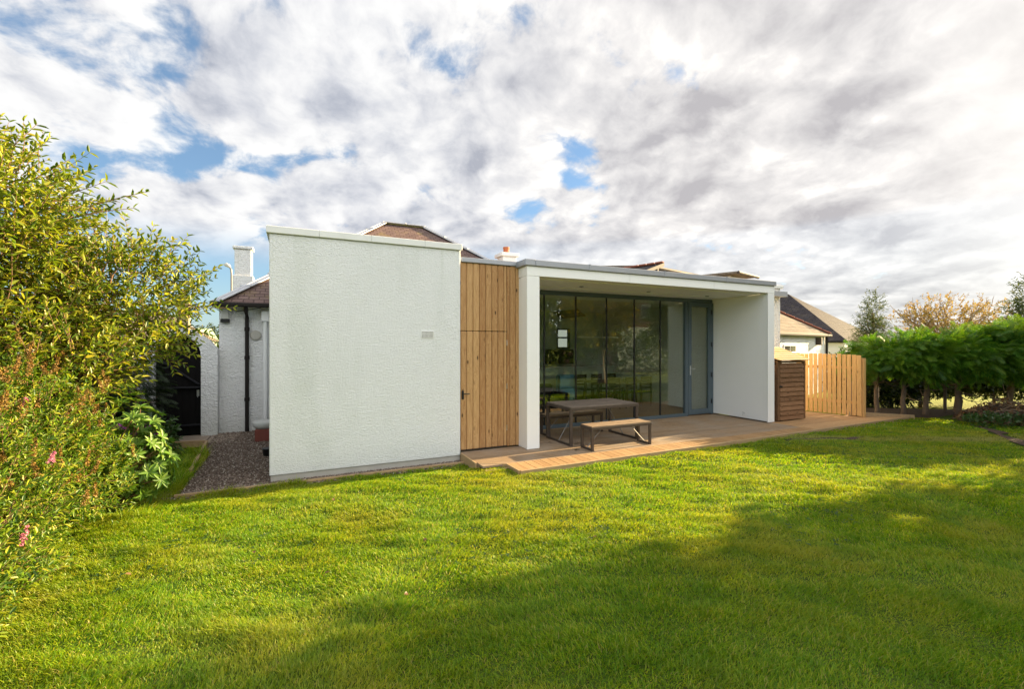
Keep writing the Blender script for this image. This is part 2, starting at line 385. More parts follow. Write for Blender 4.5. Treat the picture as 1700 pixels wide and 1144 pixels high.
def make_grass_mats():
    m, nt, out = new_mat('grass_blade')
    co = objco(nt)
    r = island(nt)
    c = ramp(nt, r, [(0.0, (0.07, 0.19, 0.005)), (0.4, (0.17, 0.33, 0.006)), (0.78, (0.31, 0.42, 0.008)), (0.92, (0.42, 0.43, 0.03)), (1.0, (0.48, 0.38, 0.14))])
    n = remap(nt, noise(nt, co, 0.55, 4.0, 0.6), 0.40, 0.68, 0.0, 0.55, True)
    c = mix(nt, n, c, (0.40, 0.35, 0.035))
    n2 = remap(nt, noise(nt, co, 2.6, 3.0, 0.6), 0.46, 0.70, 0.0, 0.55, True)
    c = mix(nt, n2, c, (0.10, 0.24, 0.007))
    # a worn, paler strip of turf across the right-hand lawn
    s = nd(nt, 'ShaderNodeSeparateXYZ', i0=co)
    wob = mth(nt, 'MULTIPLY', mth(nt, 'SUBTRACT', noise(nt, co, 0.8, 3.0), 0.5), 0.7)
    # line from (9.7,5.5) to (13.6,3.6)
    dist = mth(nt, 'ADD', mth(nt, 'ADD', mth(nt, 'MULTIPLY', mth(nt, 'SUBTRACT', s.outputs[0], 9.7), 0.438), mth(nt, 'MULTIPLY', mth(nt, 'SUBTRACT', s.outputs[1], 5.5), 0.899)), wob)
    w = remap(nt, mth(nt, 'ABSOLUTE', dist), 0.10, 0.42, 0.75, 0.0, True)
    w = mth(nt, 'MULTIPLY', w, remap(nt, s.outputs[0], 8.0, 9.6, 0.0, 1.0, True))
    c = mix(nt, w, c, (0.38, 0.36, 0.12))
    d = nd(nt, 'ShaderNodeBsdfDiffuse', Color=c)
    t = nd(nt, 'ShaderNodeBsdfTranslucent', Color=mix(nt, 1.0, c, (1.25, 1.15, 0.5), 'MULTIPLY'))
    s1 = nd(nt, 'ShaderNodeMixShader', Fac=0.5, i1=d.outputs[0], i2=t.outputs[0])
    g = nd(nt, 'ShaderNodeBsdfGlossy', Color=(1, 1, 0.9, 1), Roughness=0.45)
    s2 = nd(nt, 'ShaderNodeMixShader', Fac=0.018, i1=s1.outputs[0], i2=g.outputs[0])
    nt.links.new(s2.outputs[0], out.inputs[0])

    m, nt, out = new_mat('lawn_base')
    co = objco(nt)
    n = noise(nt, co, 0.7, 5.0, 0.6)
    f = noise(nt, co, 45.0, 3.0, 0.6)
    c = mix(nt, n, (0.07, 0.15, 0.012), (0.13, 0.19, 0.02))
    c = mix(nt, remap(nt, f, 0.35, 0.7), c, (0.045, 0.05, 0.015))
    principled(nt, out, c, 0.95, 0.0, bump(nt, f, 0.8, 0.02), 0.1)

    m, nt, out = new_mat('field')
    co = objco(nt)
    n = noise(nt, co, 0.25, 6.0, 0.65)
    c = mix(nt, n, (0.10, 0.15, 0.010), (0.26, 0.27, 0.02))
    principled(nt, out, c, 0.95, 0.0, bump(nt, noise(nt, co, 8.0, 4.0), 0.8, 0.1), 0.1)

    m, nt, out = new_mat('gravel_base')
    co = objco(nt)
    v = nd(nt, 'ShaderNodeTexVoronoi', Vector=co, Scale=55.0)
    c = mix(nt, v.outputs['Color'], (0.08, 0.055, 0.042), (0.22, 0.16, 0.12))
    principled(nt, out, c, 0.9, 0.0, bump(nt, v.outputs['Distance'], -1.0, 0.02), 0.2)

    m, nt, out = new_mat('pebble')
    c = ramp(nt, island(nt), [(0.0, (0.07, 0.05, 0.038)), (0.5, (0.17, 0.125, 0.098)), (0.85, (0.28, 0.22, 0.175)), (1.0, (0.45, 0.40, 0.34))])
    principled(nt, out, c, 0.75, 0.0, None, 0.3)

    # white tongue-and-groove lining of the porch wing walls
    m, nt, out = new_mat('lining_white')
    co = objco(nt)
    s = nd(nt, 'ShaderNodeSeparateXYZ', i0=co)
    fr = mth(nt, 'FRACT', mth(nt, 'MULTIPLY', s.outputs[1], 9.0))
    gr = remap(nt, mth(nt, 'ABSOLUTE', mth(nt, 'SUBTRACT', fr, 0.5)), 0.0, 0.06, 0.0, 1.0)
    principled(nt, out, mix(nt, noise(nt, co, 2.0, 4.0), (0.81, 0.80, 0.78), (0.86, 0.85, 0.83)), 0.5, 0.0, bump(nt, gr, 0.5, 0.004), 0.3)

    # double glazing: part mirror, part see-through
    m, nt, out = new_mat('window_glass')
    lw = nd(nt, 'ShaderNodeLayerWeight', Blend=0.5).outputs['Facing']
    f5 = mth(nt, 'POWER', lw, 4.0)
    fac = mth(nt, 'ADD', mth(nt, 'MULTIPLY', f5, 0.60), 0.105, clamp=True)
    tr = nd(nt, 'ShaderNodeBsdfTransparent', Color=(0.92, 0.95, 0.90))
    gl = nd(nt, 'ShaderNodeBsdfGlossy', Color=(0.93, 0.95, 0.88), Roughness=0.004)
    ms = nd(nt, 'ShaderNodeMixShader', Fac=fac, i1=tr.outputs[0], i2=gl.outputs[0])
    nt.links.new(ms.outputs[0], out.inputs[0])

    m, nt, out = new_mat('daylight_glow')
    e = nd(nt, 'ShaderNodeEmission', Color=(0.95, 1.0, 0.93), Strength=0.12)  # panes glow by themselves in place of daylight from outside
    nt.links.new(e.outputs[0], out.inputs[0])


make_grass_mats()


# ------------------------------------------------------------------ object helpers
def tag(o, label=None, cat=None, group=None, kind=None):
    if label: o['label'] = label
    if cat: o['category'] = cat
    if group: o['group'] = group
    if kind: o['kind'] = kind
    return o


def empty(name, loc=(0, 0, 0), rz=0.0, label=None, cat=None, group=None):
    o = bpy.data.objects.new(name, None)
    COL.objects.link(o)
    o.location = loc
    o.rotation_euler = (0, 0, rz)
    o.empty_display_size = 0.2
    return tag(o, label, cat, group)


def link_mesh(name, V, Fc, mat, parent=None, smooth=False):
    me = bpy.data.meshes.new(name)
    me.from_pydata(V, [], Fc)
    me.validate()
    if smooth:
        me.polygons.foreach_set('use_smooth', [True] * len(me.polygons))
    me.materials.append(MATS[mat])
    me.update()
    o = bpy.data.objects.new(name, me)
    COL.objects.link(o)
    if parent is not None:
        o.parent = parent
    return o


def np_mesh(name, V, Q, mat, parent=None, smooth=False):
    """V (n,3) float, Q (m,k) int with k = 3 or 4, built through foreach_set."""
    me = bpy.data.meshes.new(name)
    k = Q.shape[1]
    me.vertices.add(len(V))
    me.vertices.foreach_set('co', np.ascontiguousarray(V, dtype=np.float32).ravel())
    me.loops.add(Q.size)
    me.loops.foreach_set('vertex_index', np.ascontiguousarray(Q, dtype=np.int32).ravel())
    me.polygons.add(len(Q))
    me.polygons.foreach_set('loop_start', np.arange(0, Q.size, k, dtype=np.int32))
    if smooth:
        me.polygons.foreach_set('use_smooth', np.ones(len(Q), dtype=bool))
    me.update(calc_edges=True)
    me.materials.append(MATS[mat])
    o = bpy.data.objects.new(name, me)
    COL.objects.link(o)
    if parent is not None:
        o.parent = parent
    return o


class MB:
    """Collects shapes for ONE mesh; org is subtracted so shapes can be given in world metres."""

    def __init__(self, org=(0, 0, 0)):
        self.V, self.F, self.o = [], [], Vector(org)

    def poly(self, pts, faces):
        b = len(self.V)
        self.V += [tuple(Vector(p) - self.o) for p in pts]
        self.F += [tuple(b + i for i in f) for f in faces]
        return self

    def box(self, x0, x1, y0, y1, z0, z1, bev=0.0):
        if bev <= 0:
            p = [(x, y, z) for z in (z0, z1) for y in (y0, y1) for x in (x0, x1)]
            return self.poly(p, [(0, 2, 3, 1), (4, 5, 7, 6), (0, 1, 5, 4), (2, 6, 7, 3), (0, 4, 6, 2), (1, 3, 7, 5)])
        b = min(bev, (x1 - x0) * .45, (y1 - y0) * .45, (z1 - z0) * .45)
        X, Y, Z = (x0, x1), (y0, y1), (z0, z1)
        pts, idx = [], {}
        sg = (1, -1)
        for i in (0, 1):
            for j in (0, 1):
                for k in (0, 1):
                    cx, cy, cz = X[i], Y[j], Z[k]
                    sx, sy, sz = sg[i] * b, sg[j] * b, sg[k] * b
                    idx[(i, j, k, 0)] = len(pts); pts.append((cx, cy + sy, cz + sz))
                    idx[(i, j, k, 1)] = len(pts); pts.append((cx + sx, cy, cz + sz))
                    idx[(i, j, k, 2)] = len(pts); pts.append((cx + sx, cy + sy, cz))
        f = []
        g = lambda i, j, k, a: idx[(i, j, k, a)]
        f += [(g(0, 0, 0, 0), g(0, 0, 1, 0), g(0, 1, 1, 0), g(0, 1, 0, 0)), (g(1, 0, 0, 0), g(1, 1, 0, 0), g(1, 1, 1, 0), g(1, 0, 1, 0))]
        f += [(g(0, 0, 0, 1), g(1, 0, 0, 1), g(1, 0, 1, 1), g(0, 0, 1, 1)), (g(0, 1, 0, 1), g(0, 1, 1, 1), g(1, 1, 1, 1), g(1, 1, 0, 1))]
        f += [(g(0, 0, 0, 2), g(0, 1, 0, 2), g(1, 1, 0, 2), g(1, 0, 0, 2)), (g(0, 0, 1, 2), g(1, 0, 1, 2), g(1, 1, 1, 2), g(0, 1, 1, 2))]
        for i in (0, 1):
            for j in (0, 1):
                q = (g(i, j, 0, 0), g(i, j, 1, 0), g(i, j, 1, 1), g(i, j, 0, 1))
                f.append(q if (i + j) % 2 else q[::-1])
            for k in (0, 1):
                q = (g(i, 0, k, 0), g(i, 1, k, 0), g(i, 1, k, 2), g(i, 0, k, 2))
                f.append(q if (i + k) % 2 == 0 else q[::-1])
        for j in (0, 1):
            for k in (0, 1):
                q = (g(0, j, k, 1), g(1, j, k, 1), g(1, j, k, 2), g(0, j, k, 2))
                f.append(q if (j + k) % 2 else q[::-1])
        for i in (0, 1):
            for j in (0, 1):
                for k in (0, 1):
                    q = (g(i, j, k, 0), g(i, j, k, 1), g(i, j, k, 2))
                    f.append(q if (i + j + k) % 2 == 0 else q[::-1])
        return self.poly(pts, f)

    def beam(self, a, b, w, h, up=(0, 0, 1), bev=0.0):
        a, b = Vector(a), Vector(b)
        d = (b - a); L = d.length; d.normalize()
        s = d.cross(Vector(up)); s.normalize()
        u = s.cross(d)
        t = MB(); t.box(0, L, -w / 2, w / 2, -h / 2, h / 2, bev)
        pts = [a + d * v[0] + (-s) * v[1] + u * v[2] for v in t.V]
        return self.poly(pts, t.F)

    def tube(self, pts, rad, n=6, cap=True):
        pts = [Vector(p) for p in pts]
        if not hasattr(rad, '__len__'):
            rad = [rad] * len(pts)
        ring = []
        for i, p in enumerate(pts):
            d = (pts[min(i + 1, len(pts) - 1)] - pts[max(i - 1, 0)])
            if d.length < 1e-9: d = Vector((0, 0, 1))
            d.normalize()
            ref = Vector((0, 0, 1)) if abs(d.z) < 0.9 else Vector((1, 0, 0))
            s = d.cross(ref).normalized(); u = s.cross(d)
            ring += [p + (s * math.cos(2 * math.pi * k / n) + u * math.sin(2 * math.pi * k / n)) * rad[i] for k in range(n)]
        f = []
        for i in range(len(pts) - 1):
            for k in range(n):
                f.append((i * n + k, i * n + (k + 1) % n, (i + 1) * n + (k + 1) % n, (i + 1) * n + k))
        if cap:
            f.append(tuple(range(n - 1, -1, -1))); f.append(tuple((len(pts) - 1) * n + k for k in range(n)))
        return self.poly(ring, f)

    def lathe(self, prof, c=(0, 0, 0), n=20):
        pts, f = [], []
        for r, z in prof:
            pts += [(c[0] + r * math.cos(2 * math.pi * k / n), c[1] + r * math.sin(2 * math.pi * k / n), c[2] + z) for k in range(n)]
        for i in range(len(prof) - 1):
            for k in range(n):
                f.append((i * n + k, i * n + (k + 1) % n, (i + 1) * n + (k + 1) % n, (i + 1) * n + k))
        f.append(tuple(range(n - 1, -1, -1))); f.append(tuple((len(prof) - 1) * n + k for k in range(n)))
        return self.poly(pts, f)

    def prism(self, ring, ext):
        """closed outline (list of 3D points) swept by vector ext"""
        n = len(ring); e = Vector(ext)
        pts = [Vector(p) for p in ring] + [Vector(p) + e for p in ring]
        f = [tuple(range(n - 1, -1, -1)), tuple(range(n, 2 * n))]
        f += [(i, (i + 1) % n, n + (i + 1) % n, n + i) for i in range(n)]
        return self.poly(pts, f)

    def build(self, name, mat, parent=None, smooth=False):
        return link_mesh(name, self.V, self.F, mat, parent, smooth)


def box_part(name, mat, parent, org, b, bev=0.0):
    return MB(org).box(*b, bev).build(name, mat, parent)


def nrmz(v):
    return v / np.maximum(np.linalg.norm(v, axis=-1, keepdims=True), 1e-9)


def frames(d, n):
    """rows: local x = d, local z ~ n"""
    d = nrmz(d)
    y = nrmz(np.cross(n, d)); z = np.cross(d, y)
    return np.stack([d, y, z], axis=1)       # (N,3,3) rows are axes


LEAF_V = np.array([(0, 0, 0), (0.30, -0.42, 0.10), (0.68, -0.34, 0.07), (1.0, 0, -0.10), (0.68, 0.34, 0.07), (0.30, 0.42, 0.10)], float)
LEAF_Q = np.array([(0, 3, 2, 1), (0, 5, 4, 3)])


def scatter(TV, TQ, P, d, n, L, W=None):
    """instances of a template (unit length along x, unit width in y) as one vertex/quad array"""
    N = len(P)
    L = np.broadcast_to(np.asarray(L, float), (N,)); W = L if W is None else np.broadcast_to(np.asarray(W, float), (N,))
    B = frames(d, n)
    sc = np.stack([L, W, L], axis=1)
    V = np.einsum('tk,nk,nkj->ntj', TV, sc, B) + P[:, None, :]
    Q = TQ[None] + (np.arange(N) * len(TV))[:, None, None]
    return V.reshape(-1, 3), Q.reshape(-1, TQ.shape[1])


def rand_dirs(N, g=rng):
    return nrmz(g.normal(size=(N, 3)))


def in_ellipsoids(ells, N, shell=0.35, g=rng):
    """N points in the union of ellipsoids ((c),(r)), pushed towards their surfaces; returns points and outward directions"""
    vol = np.array([e[1][0] * e[1][1] * e[1][2] for e in ells]); vol = vol ** (2 / 3)
    which = g.choice(len(ells), size=N, p=vol / vol.sum())
    C = np.array([e[0] for e in ells], float)[which]; Rr = np.array([e[1] for e in ells], float)[which]
    u = rand_dirs(N, g)
    rad = (shell + (1 - shell) * g.random(N)) ** 0.6
    return C + u * Rr * rad[:, None], nrmz(u / Rr)


def twig_leaves(P, d, length, npairs, leaf_len, leaf_w, spread=0.9, g=rng, jit=0.25):
    """leaves in opposite pairs along straightish twigs starting at P towards d"""
    N = len(P); t = (np.arange(npairs) + 0.6) / npairs
    d = nrmz(d)
    side = nrmz(np.cross(d, rand_dirs(N, g)))
    up = nrmz(np.cross(side, d))
    PP = P[:, None, None] + d[:, None, None] * (length[:, None] * t[None])[:, :, None, None] + np.zeros((1, 1, 2, 1))
    sgn = np.array([1.0, -1.0])[None, None, :, None]
    alt = (np.arange(npairs) % 2)[None, :, None, None]
    sv = np.where(alt == 0, side[:, None, None], up[:, None, None] * 0.6 + side[:, None, None] * 0.6)
    dd = d[:, None, None] * 0.75 + sv * sgn * spread
    dd = np.broadcast_to(dd, (N, npairs, 2, 3)) + g.normal(size=(N, npairs, 2, 3)) * jit
    nn = np.array([0, 0, 1.0]) + g.normal(size=(N, npairs, 2, 3)) * 0.45
    P1 = PP.reshape(-1, 3); d1 = dd.reshape(-1, 3); n1 = nn.reshape(-1, 3)
    k = len(P1)
    L = leaf_len * g.uniform(0.65, 1.25, k)
    return scatter(LEAF_V, LEAF_Q, P1, d1, n1, L, L * leaf_w)


def twig_tubes(mb, P, d, length, r=0.006):
    for p, q, l in zip(P, d, length):
        p = Vector(p); q = Vector(q).normalized()
        mid = p + q * (l * .5) + Vector((random.uniform(-.02, .02), random.uniform(-.02, .02), random.uniform(-.01, .03)))
        mb.tube([p, mid, p + q * l], [r, r * .75, r * .3], 4, False)


def limb_path(a, b, n=6, sag=0.0, wob=0.06):
    a, b = Vector(a), Vector(b)
    L = (b - a).length
    pts = []
    for i in range(n + 1):
        t = i / n
        p = a.lerp(b, t)
        p.z += sag * math.sin(math.pi * t) * L
        if 0 < i < n:
            p += Vector((random.gauss(0, 1), random.gauss(0, 1), random.gauss(0, 0.6))) * wob * L / n
        pts.append(p)
    return pts


# ------------------------------------------------------------------ ground, lawn, gravel, deck
def struct(o, label=None):
    o['kind'] = 'structure'
    if label: o['label'] = label
    return o


struct(link_mesh('ground', [(-900, -900, -0.26), (900, -900, -0.26), (900, 1500, -0.26), (-900, 1500, -0.26)], [(0, 1, 2, 3)], 'field'),
       'open grassy ground reaching beyond the hedge to the horizon')


def smooth_noise(x, y, s, seed):
    g = np.random.default_rng(seed)
    tot = 0
    for k in range(5):
        a = g.uniform(0, 2 * np.pi); f = s * g.uniform(0.7, 1.6); ph = g.uniform(0, 6.28)
        tot = tot + np.sin((x * np.cos(a) + y * np.sin(a)) * f + ph)
    return tot / 5


def lawn_z(x, y):
    e = np.clip((y - 6.2) / 0.9, 0, 1) * np.clip((2.9 - x) / 0.3, 0, 1)
    z = -0.040 - 0.100 * e * e * (3 - 2 * e) + 0.018 * smooth_noise(x, y, 2.2, 3) + 0.010 * smooth_noise(x, y, 6.0, 4)
    return z


DECK_EDGE = lambda x: 5.93 + (x - 2.95) * 0.020


def in_lawn(x, y):
    a = (x > -1.42) & (x < 2.62) & (y < 7.18)
    b = (x >= 2.62) & (x < 14.6) & (y < DECK_EDGE(x) - 0.03)
    c = (x <= -1.42) & (y < 10.6) & (x > -8) & ~((x > -2.4) & (y > 9.9))
    d = (x >= 14.6) & (y < 5.4 - (x - 14.6) * 0.55)
    k = (x > 2.5) & (x < 3.0) & (y > 5.9) & (y < 6.62 - (x - 2.6) * 0.3) 
    # bare soil scars
    s1 = (np.abs((x - 9.75) * 0.30 + (y - 5.45) * 0.95 + 0.05 * np.sin(x * 9)) < 0.055) & (x > 8.6) & (x < 10.4)
    s2 = (np.abs((x - 12.9) * -0.55 + (y - 3.95) * 0.83 + 0.05 * np.sin(x * 7)) < 0.13) & (x > 12.1) & (x < 14.4)
    return (a | b | c | d | k) & ~s1 & ~s2


# lawn surface (soil and thatch under the blades)
xs = np.arange(-9, 20.01, 0.25); ys = np.arange(-14, 11.01, 0.25)
GX, GY = np.meshgrid(xs, ys)
GZ = lawn_z(GX, GY)
V = np.stack([GX, GY, GZ - 0.014], -1).reshape(-1, 3)
nx, ny = len(xs), len(ys)
ii, jj = np.meshgrid(np.arange(nx - 1), np.arange(ny - 1))
a = (jj * nx + ii).ravel()
Q = np.stack([a, a + 1, a + nx + 1, a + nx], 1)
cx = V[Q].mean(1)
keep = ((cx[:, 1] < 7.0) & (cx[:, 0] < 2.7)) | ((cx[:, 0] >= 2.7) & (cx[:, 1] < 6.0)) | ((cx[:, 0] < -1.45) & (cx[:, 1] < 10.5))
struct(np_mesh('lawn', V, Q[keep], 'lawn_base', smooth=True), 'mown back lawn rising gently to the deck')


def grass_blades():
    Vs, Qs = [], []
    base = 0
    fw = np.array([math.sin(R(CAM_YAW)), math.cos(R(CAM_YAW))]); rt = np.array([fw[1], -fw[0]])
    bands = [(1.6, 3.4, 19000, 0.9), (3.4, 5.0, 12500, 1.1), (5.0, 7.0, 7500, 1.45), (7.0, 10.0, 3600, 2.1), (10.0, 16.0, 1800, 3.0)]
    for d0_, d1_, dens, wmul in bands:
        Xm = d1_ * 1.2 + 0.9
        area = (d1_ - d0_) * 2 * Xm
        n = int(area * dens)
        D = rng.uniform(d0_, d1_, n); X = rng.uniform(-Xm, Xm, n)
        x = D * fw[0] + X * rt[0]; y = D * fw[1] + X * rt[1]
        k = in_lawn(x, y) & (np.abs(X) < D * 1.17 + 0.8)
        x, y = x[k], y[k]
        clump = smooth_noise(x, y, 9.0, 11) * 0.6 + smooth_noise(x, y, 21.0, 12) * 0.6
        dens_k = rng.random(len(x)) < 0.86 + 0.3 * clump
        x, y, clump = x[dens_k], y[dens_k], clump[dens_k]
        n = len(x)
        z = lawn_z(x, y) - 0.004 + 0.010 * clump
        h = (0.022 + 0.017 * clump) * rng.uniform(0.5, 1.5, n)
        edge = ((y > 7.02) & (x < 1.15) & (x > -1.4) & (smooth_noise(x, y * 0, 5.0, 5) > 0.05)) | ((x < -1.3) & (x > -1.75) & (y > 6.2))
        h = np.where(edge, h * rng.uniform(1.2, 3.0, n), h)
        h = np.where((x < -1.45) & (y > 7.2), h * 2.2, h)
        w = rng.uniform(0.0016, 0.0032, n) * wmul
        az = rng.uniform(0, 2 * np.pi, n)
        lean_az = np.where(rng.random(n) < 0.55, 6.0 * smooth_noise(x, y, 1.6, 31) + rng.normal(0, 0.7, n), az)
        ln = h * rng.uniform(0.3, 1.5, n)
        sx, sy = np.cos(az + np.pi / 2) * w, np.sin(az + np.pi / 2) * w
        lx, ly = np.cos(lean_az) * ln, np.sin(lean_az) * ln
        b0 = np.stack([x - sx, y - sy, z], 1); b1 = np.stack([x + sx, y + sy, z], 1)
        m0 = np.stack([x - sx * .8 + lx * .35, y - sy * .8 + ly * .35, z + h * .62], 1); m1 = np.stack([x + sx * .8 + lx * .35, y + sy * .8 + ly * .35, z + h * .62], 1)
        t0 = np.stack([x - sx * .15 + lx, y - sy * .15 + ly, z + h], 1); t1 = np.stack([x + sx * .15 + lx, y + sy * .15 + ly, z + h], 1)
        Vb = np.stack([b0, b1, m0, m1, t0, t1], 1).reshape(-1, 3)
        i0 = base + np.arange(n) * 6
        Qb = np.concatenate([np.stack([i0, i0 + 1, i0 + 3, i0 + 2], 1), np.stack([i0 + 2, i0 + 3, i0 + 5, i0 + 4], 1)])
        Vs.append(Vb); Qs.append(Qb); base += n * 6
    V = np.concatenate(Vs); Q = np.concatenate(Qs)
    print('grass blades', len(V) // 6)
    o = np_mesh('grass', V, Q, 'grass_blade')
    tag(o, 'short sunlit yellow-green mown grass covering the lawn', 'grass', kind='stuff')


grass_blades()

def lawn_weeds():
    n = 520
    x = rng.uniform(-1.5, 11, n * 3); y = rng.uniform(2.2, 7.0, n * 3)
    k = in_lawn(x, y) & (smooth_noise(x, y, 1.7, 55) > 0.12)
    x, y = x[k][:n], y[k][:n]
    m = 6
    az = rng.uniform(0, 6.28, (len(x), 1)) + np.arange(m) * 6.283 / m
    d = np.stack([np.cos(az), np.sin(az), np.full_like(az, .35)], -1).reshape(-1, 3)
    P = np.repeat(np.stack([x, y, lawn_z(x, y) + .012], 1), m, 0) + rng.normal(size=(len(x) * m, 3)) * np.array([.012, .012, .004])
    L = rng.uniform(.018, .036, len(P))
    V, Q = scatter(LEAF_V, LEAF_Q, P, d, np.tile([0, 0, 1.], (len(P), 1)), L, L * .6)
    tag(np_mesh('lawn_weeds', V, Q, 'leaf_hydrangea'), 'small flat clover and plantain leaves scattered through the lawn', 'weeds', kind='stuff')


lawn_weeds()

# gravel: bed plus loose stones
mb = MB()
mb.poly([(-1.62, 7.08, -0.150), (2.56, 7.08, -0.150), (2.56, 7.44, -0.150), (-0.30, 7.44, -0.150), (-0.30, 12.2, -0.150), (-1.70, 12.2, -0.150)], [(0, 1, 2, 3, 4, 5)])
struct(mb.build('gravel_path', 'gravel_base'), 'brown gravel path beside the white block')


def pebbles():
    n = 17000
    x = rng.uniform(-1.62, 2.55, n * 2); y = rng.uniform(7.1, 12.1, n * 2)
    k = ((x < -0.34) & (x > -1.44 - 0.05 * (y - 7))) | (y < 7.41)
    x, y = x[k][:n], y[k][:n]
    extra = 5200
    x = np.concatenate([x, rng.uniform(-1.4, 2.55, extra)]); y = np.concatenate([y, rng.uniform(7.21, 7.41, extra)])
    n = len(x)
    TV = np.array([(1, 0, 0), (0.3, .95, 0), (-.8, .6, 0), (-.8, -.6, 0), (.3, -.95, 0), (0.1, 0, .75), (0, 0, -.6)], float)
    TQ = np.array([(i, (i + 1) % 5, 5) for i in range(5)] + [((i + 1) % 5, i, 6) for i in range(5)])
    r = rng.uniform(0.008, 0.019, n)
    d = rand_dirs(n); d[:, 2] *= 0.25
    nn = np.tile([0, 0, 1.0], (n, 1)) + rng.normal(size=(n, 3)) * .3
    P = np.stack([x, y, -0.148 + r * .3 + rng.random(n) * .012], 1)
    V, Q = scatter(TV, TQ, P, d, nn, r, r * rng.uniform(.6, 1.0, n))
    tag(np_mesh('gravel', V, Q, 'pebble'), 'small brown and grey gravel stones of the side path', 'gravel', kind='stuff')


pebbles()

# timber edging between lawn and gravel, and round the planting bed by the gate
e = MB().beam((-1.44, 7.19, -0.150), (2.53, 7.20, -0.155), 0.03, 0.10, bev=0.005).build('lawn_edging', 'edging')
tag(e, 'long thin timber edging board between lawn and gravel strip', 'edging')
eb = empty('bed_edging', (-1.6, 9.5, -0.15), 0, 'pale timber edging boards turning a corner beside the gravel path', 'edging')
MB((-1.6, 9.5, -0.15)).beam((-1.47, 8.35, -0.12), (-1.62, 10.75, -0.12), 0.05, 0.13, bev=0.005).build('side_board', 'edging', eb)
MB((-1.6, 9.5, -0.15)).beam((-1.65, 10.78, -0.12), (-2.5, 10.95, -0.12), 0.05, 0.13, bev=0.005).build('end_board', 'edging', eb)
sl = MB()
for x0, y0, w, d_ in ((-2.25, 10.95, 0.55, 0.5), (-1.68, 10.92, 0.5, 0.5), (-2.3, 11.48, 0.6, 0.5), (-1.68, 11.45, 0.55, 0.52)):
    sl.box(x0, x0 + w, y0, y0 + d_, -0.2, -0.135, 0.01)
struct(sl.build('paving', 'paving'), 'worn paving slabs in front of the black gate')


def deck():
    mb = MB()
    y = 6.42
    while y < 8.66:
        x = 2.545 if y < 7.43 else 3.9
        xe = 10.16
        joints = [x] + sorted(random.uniform(4.0, 9.6) for _ in range(2)) + [xe]
        for a_, b_ in zip(joints[:-1], joints[1:]):
            if b_ - a_ < 0.3: continue
            y1 = min(y + 0.138, 7.44 if y < 7.44 and a_ < 3.6 else 9)
            mb.box(a_ + .001, b_ - .001, y, y1, -0.035, random.uniform(-0.002, 0.0), 0.003)
        y += 0.143
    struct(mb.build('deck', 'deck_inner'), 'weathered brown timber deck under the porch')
    mb = MB()
    x = 2.95
    while x < 10.2:
        y0 = DECK_EDGE(x) + 0.035
        mb.box(x, x + 0.138, y0, 6.413, -0.035, 0.001 + random.uniform(0, 0.002), 0.003)
        x += 0.143
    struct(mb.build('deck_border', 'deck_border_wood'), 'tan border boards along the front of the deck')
    mb = MB()
    y = 6.02
    while y < 8.2:
        x0 = 10.18 if y > 6.13 else 10.3
        # right-hand end follows fence, then the diagonal kerb
        xe = 12.93 - (y - 7.0) * 0.21 if y > 6.95 else 12.95 + (6.95 - y) * 1.35
        y1 = y + 0.138
        y0 = max(y, DECK_EDGE(11.5) + 0.04)
        if y1 - y0 > 0.04:
            mb.box(x0, xe, y0, y1, -0.035, random.uniform(-0.003, 0.0), 0.003)
        y += 0.143
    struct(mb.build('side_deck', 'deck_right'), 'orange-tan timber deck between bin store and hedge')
    mb = MB()
    mb.beam((2.94, DECK_EDGE(2.95), -0.055), (14.3, DECK_EDGE(14.3), -0.055), 0.04, 0.135, bev=0.004)
    mb.beam((2.935, DECK_EDGE(2.95) + .03, -0.055), (2.93, 6.40, -0.055), 0.03, 0.13, bev=0.004)
    mb.beam((2.53, 7.38, -0.07), (2.53, 6.66, -0.07), 0.035, 0.14, bev=0.004)
    mb.beam((2.55, 6.645, -0.06), (2.945, 6.40, -0.06), 0.045, 0.13, bev=0.006)
    mb.box(2.55, 14.2, 6.3, 6.36, -0.2, -0.04)
    struct(mb.build('deck_edge', 'edging'), 'pale timber edge board along the deck front')


deck()

# ------------------------------------------------------------------ the flat-roofed extension
EO = (2.5, 7.4, 0.0)
ext = empty('house_extension', EO, 0, 'white flat-roofed house extension with timber cladding and a glazed porch', 'house')
WY = 7.40
mb = MB(EO)
mb.box(-0.361, 2.525, WY, 12.62, -0.05, 3.455, 0.012)
mb.build('rendered_block', 'harl_white', ext)
mb = MB(EO); mb.box(-0.345, 2.52, WY + 0.022, 11.99, -0.3, -0.05)
mb.build('plinth', 'concrete', ext)
mb = MB(EO)
for a_, b_ in ((-0.40, 0.30), (0.302, 1.05), (1.052, 1.90), (1.902, 2.548)):
    mb.box(a_, b_, WY - 0.035, WY + 0.20, 3.457, 3.56, 0.006)
mb.box(-0.40, -0.2, WY + 0.203, 12.0, 3.457, 3.56, 0.006)
mb.build('coping', 'coping_white', ext)
box_part('block_roof', 'lead_flashing', ext, EO, (-0.2, 2.5, WY + .2, 12.0, 3.46, 3.48))
# air vent
v = box_part('air_vent', 'coping_white', ext, EO, (1.845, 2.06, WY - 0.008, WY + 0.01, 1.95, 2.075), 0.003)
mb = MB(EO)
for i in range(9):
    for j in range(5):
        mb.box(1.862 + i * .0215, 1.862 + i * .0215 + .012, WY - 0.0095, WY - 0.002, 1.963 + j * .0215, 1.963 + j * .0215 + .011)
mb.build('vent_hole', 'fascia_brown', v)
